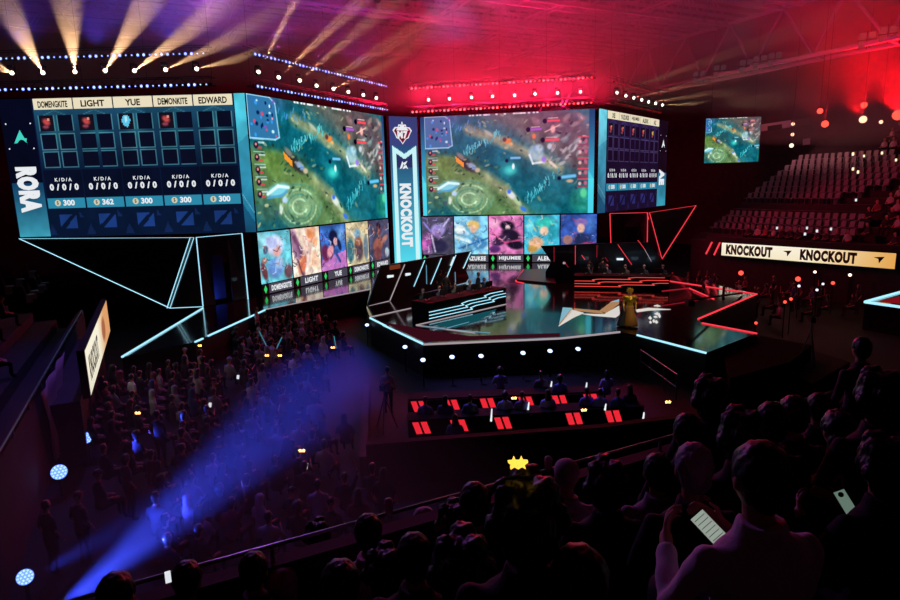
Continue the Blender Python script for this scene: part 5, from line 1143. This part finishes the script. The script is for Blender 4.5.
# ================================================================== nearest spectators (rows of the near stand)
mb=MB()
for k in range(8): uvbox(mb,-2,30,4.0-.9*k-.62,4.0-.9*k-.3,NF(k)+.0,NF(k)+.44)
struct(mb,'bench',CONC)
def seat_near(x,y,hz=1.235):
    return None
def seat_w(x,y,w,st,hz=1.235):
    wm={'short':.186,'bushy':.243,'long':.197,'hood':.212,'cap':.19}[st]; d=ray(x,y); p=_O+d*(wm*600/w); u_,v_=touv(p)
    k=max(0,min(7,round((3.55-v_)/.9))); return Vector((p.x,p.y,p.z-hz)),k
def _unused(x,y,hz):
    best=None
    for k in range(7):
        p=onz(x,y,NF(k)+hz); u_,v_=touv(p); e=abs(v_-(4.0-.9*k-.45))
        if best is None or e<best[0]: best=(e,k,p)
    e,k,p=best; return Vector((p.x,p.y,NF(k))),k
NP=[
 (763,481,54,'c8bcd0','phone','short',None,'man in a pale lavender collared shirt looking down at the phone in his hand'),
 (695,471,38,'0e0d12','sit','short',GHAIR,'person with silver-grey hair and black top left of the lavender shirt'),
 (658,474,28,'8c8494','sit','short',None,'dark-haired person in a pale collar left of the silver-haired one'),
 (742,438,45,'121016','sit','bushy',None,'dark-haired person directly behind the top of the silver-grey head'),
 (840,432,30,'8478a0','sit','long',None,'person in a pale violet top seated near the right edge'),
 (886,468,50,'141216','phone','bushy',None,'dark-haired person at the right edge holding a tilted phone'),
 (688,434,28,'181218','sit','short',None,'dark figure with reddish edge light above the silver-haired head'),
 (773,424,30,'141016','sit','short',None,'dark figure between the lavender shirt and the violet top'),
 (529,522,75,'0c0b0f','sit','bushy',None,'large dark head in the foreground under the yellow glowing headband'),
 (567,478,26,'b4acb8','sit','cap',None,'person in a pale cap and grey top close to the ledge'),
 (607,486,42,'0e0d12','sit','bushy',None,'broad dark-clothed person right of the pale cap'),
 (475,506,32,'121016','sit','short',None,'dark figure left of the largest foreground head'),
 (318,537,26,'dcc4d0','sit','bushy',None,'person in a pale pink top with a dark shoulder strap at lower left'),
 (368,535,28,'dccad2','sit','short',None,'dark-haired person in a pale hooded jacket near the ledge'),
 (425,523,24,'e0c8d4','sit','hood',None,'person in a pale pink headscarf near the ledge'),
 (454,524,34,'100e14','sit','bushy',None,'dark-haired person right of the pale pink headscarf'),
 (385,573,40,'0e0d12','sit','bushy',None,'dark-haired person behind the pale hooded jacket'),
 (414,560,36,'0f0e13','sit','short',None,'dark head between the hooded jacket and the headscarf rows'),
 (464,572,62,'0c0b0f','sit','bushy',None,'big dark head at the bottom left of centre'),
 (283,588,30,'8c6470','sit','hood',None,'person in a dull pink headscarf at the bottom left'),
 (253,573,28,'141016','sit','short',None,'dark head beside the dull pink headscarf'),
 (115,598,34,'121016','sit','short',None,'dark head at the bottom left corner near the blue beam'),
 (186,582,28,'121016','sit','short',None,'dark head with a small lit phone at lower left'),
 (711,400,36,'160f16','sit','bushy',None,'dark head with red edge light at the ledge right of the barrier'),
 (795,416,28,'161018','sit','short',None,'dark head at the ledge, third from the right edge'),
 (820,409,22,'141016','sit','short',None,'dark head at the ledge, second from the right edge'),
 (880,398,44,'1a1018','sit','bushy',None,'dark-haired person with red edge light at the right ledge'),
 (580,590,60,'0c0b0f','sit','short',None,'dark shape at the bottom centre'),
 (340,590,40,'100e12','sit','short',None,'dark head at the bottom under the strap wearer'),
]
placed={}
for x,y,w_,c,kd,st,hm,lb in NP:
    p,k=seat_w(x,y,w_,st); rz=face_to(p,STC)+{'phone':.15}.get(kd,0)
    placed[(x,y)]=(near_person(p,rz,c,lb,kd,st,hm),p,rz,k)
r=placed[(318,537)][0]
MB().bar((-.17,-.075,1.04),(-.02,-.155,.86),.035,.012,up=(0,-1,0)).bar((-.02,-.155,.86),(.17,-.14,.62),.035,.012,up=(0,-1,0)).build('shoulder_strap',CASE,r,org=(0,0,0))
# standing dark person at the right ledge
p=onz(863,348,NF(0)+1.68); p.z=NF(0); near_person(p,face_to(p,STC),'121016','dark-clothed person standing at the right end of the ledge with a small light in hand','stand','short')
ph=onz(849,384,NF(0)+1.2); phone(ph,_O-ph,(.1,0,1),'small lit phone in the hand of the standing dark person',.05,.09)
def in_hand(key,x,y,up,label,m,back=.0,w=.075,h=.16):
    r,p,rz,k=placed[key]; R_=Matrix.Rotation(rz,3,'Z'); J=pose('phone'); w_=p+R_@Vector(J['wr'][1])
    d=ray(x,y); q=_O+d*((w_-_O).length/d.length); return phone(q,(_O-q)+Vector((0,0,.5)),up,label,w,h,m)
PHG=emat('phone_list_glow','b8c4b8',.6)
root,scr,(x_,u_,n_)=in_hand((763,481),714,533,(-.62,.0,.8),'phone with a bright list on its display held by the man in lavender',PHG,w=.07,h=.19)
mb=MB(); 
for i in range(9):
    c=Vector(root.location)+n_*.006+u_*(-.075+.0185*i); mb.quad(*[c+x_*a+u_*b for a,b in ((-.026,-.0012),(.026,-.0012),(.026,.0012),(-.026,.0012))])
mb.build('list_rows',mat('row_grey','3c4840',.6),scr)
root,scr,(x_,u_,n_)=in_hand((886,468),846,503,(-.5,.0,.85),'phone with a greenish picture held by the person at the right edge',emat('phone_green_glow','8ca898',.45),w=.06,h=.14)
mb=MB(); c=Vector(root.location)+n_*.006+u_*.045; mb.lathe(c,[(.014,0),(.01,.001)],10,Matrix((x_,u_,n_)).transposed()); mb.build('picture_spot',CASE,scr)
ph=onz(168,577,NF(1)+1.2); phone(ph,_O-ph,(0,0,1),'small white-lit phone at the lower left ledge',.03,.06)
p=onz(518,481,NF(3)+1.37); q=_O+ray(518,482)*1.93; glow_headband(q,'yellow glowing crown-like headband above the largest foreground head',.42,True)
# small cups/cameras on the ledge
for x,y,t in ((382,514,'left'),(538,472,'middle'),(664,437,'right')):
    p=onz(x,y+3,5.5); q=uv(touv(p)[0],4.07,5.62); mb=MB(); mb.lathe(q,[(.03,0),(.036,.09),(.036,.1)],12); mb.ball(q+Vector((0,0,.11)),.034,n=10,k=6,sc3=(1,1,.6)); thing_mesh(mb,'cup',mat('pinkish_cup','a08890',.4),q,'%s of three small lidded cups on the front ledge'%t,'cup')
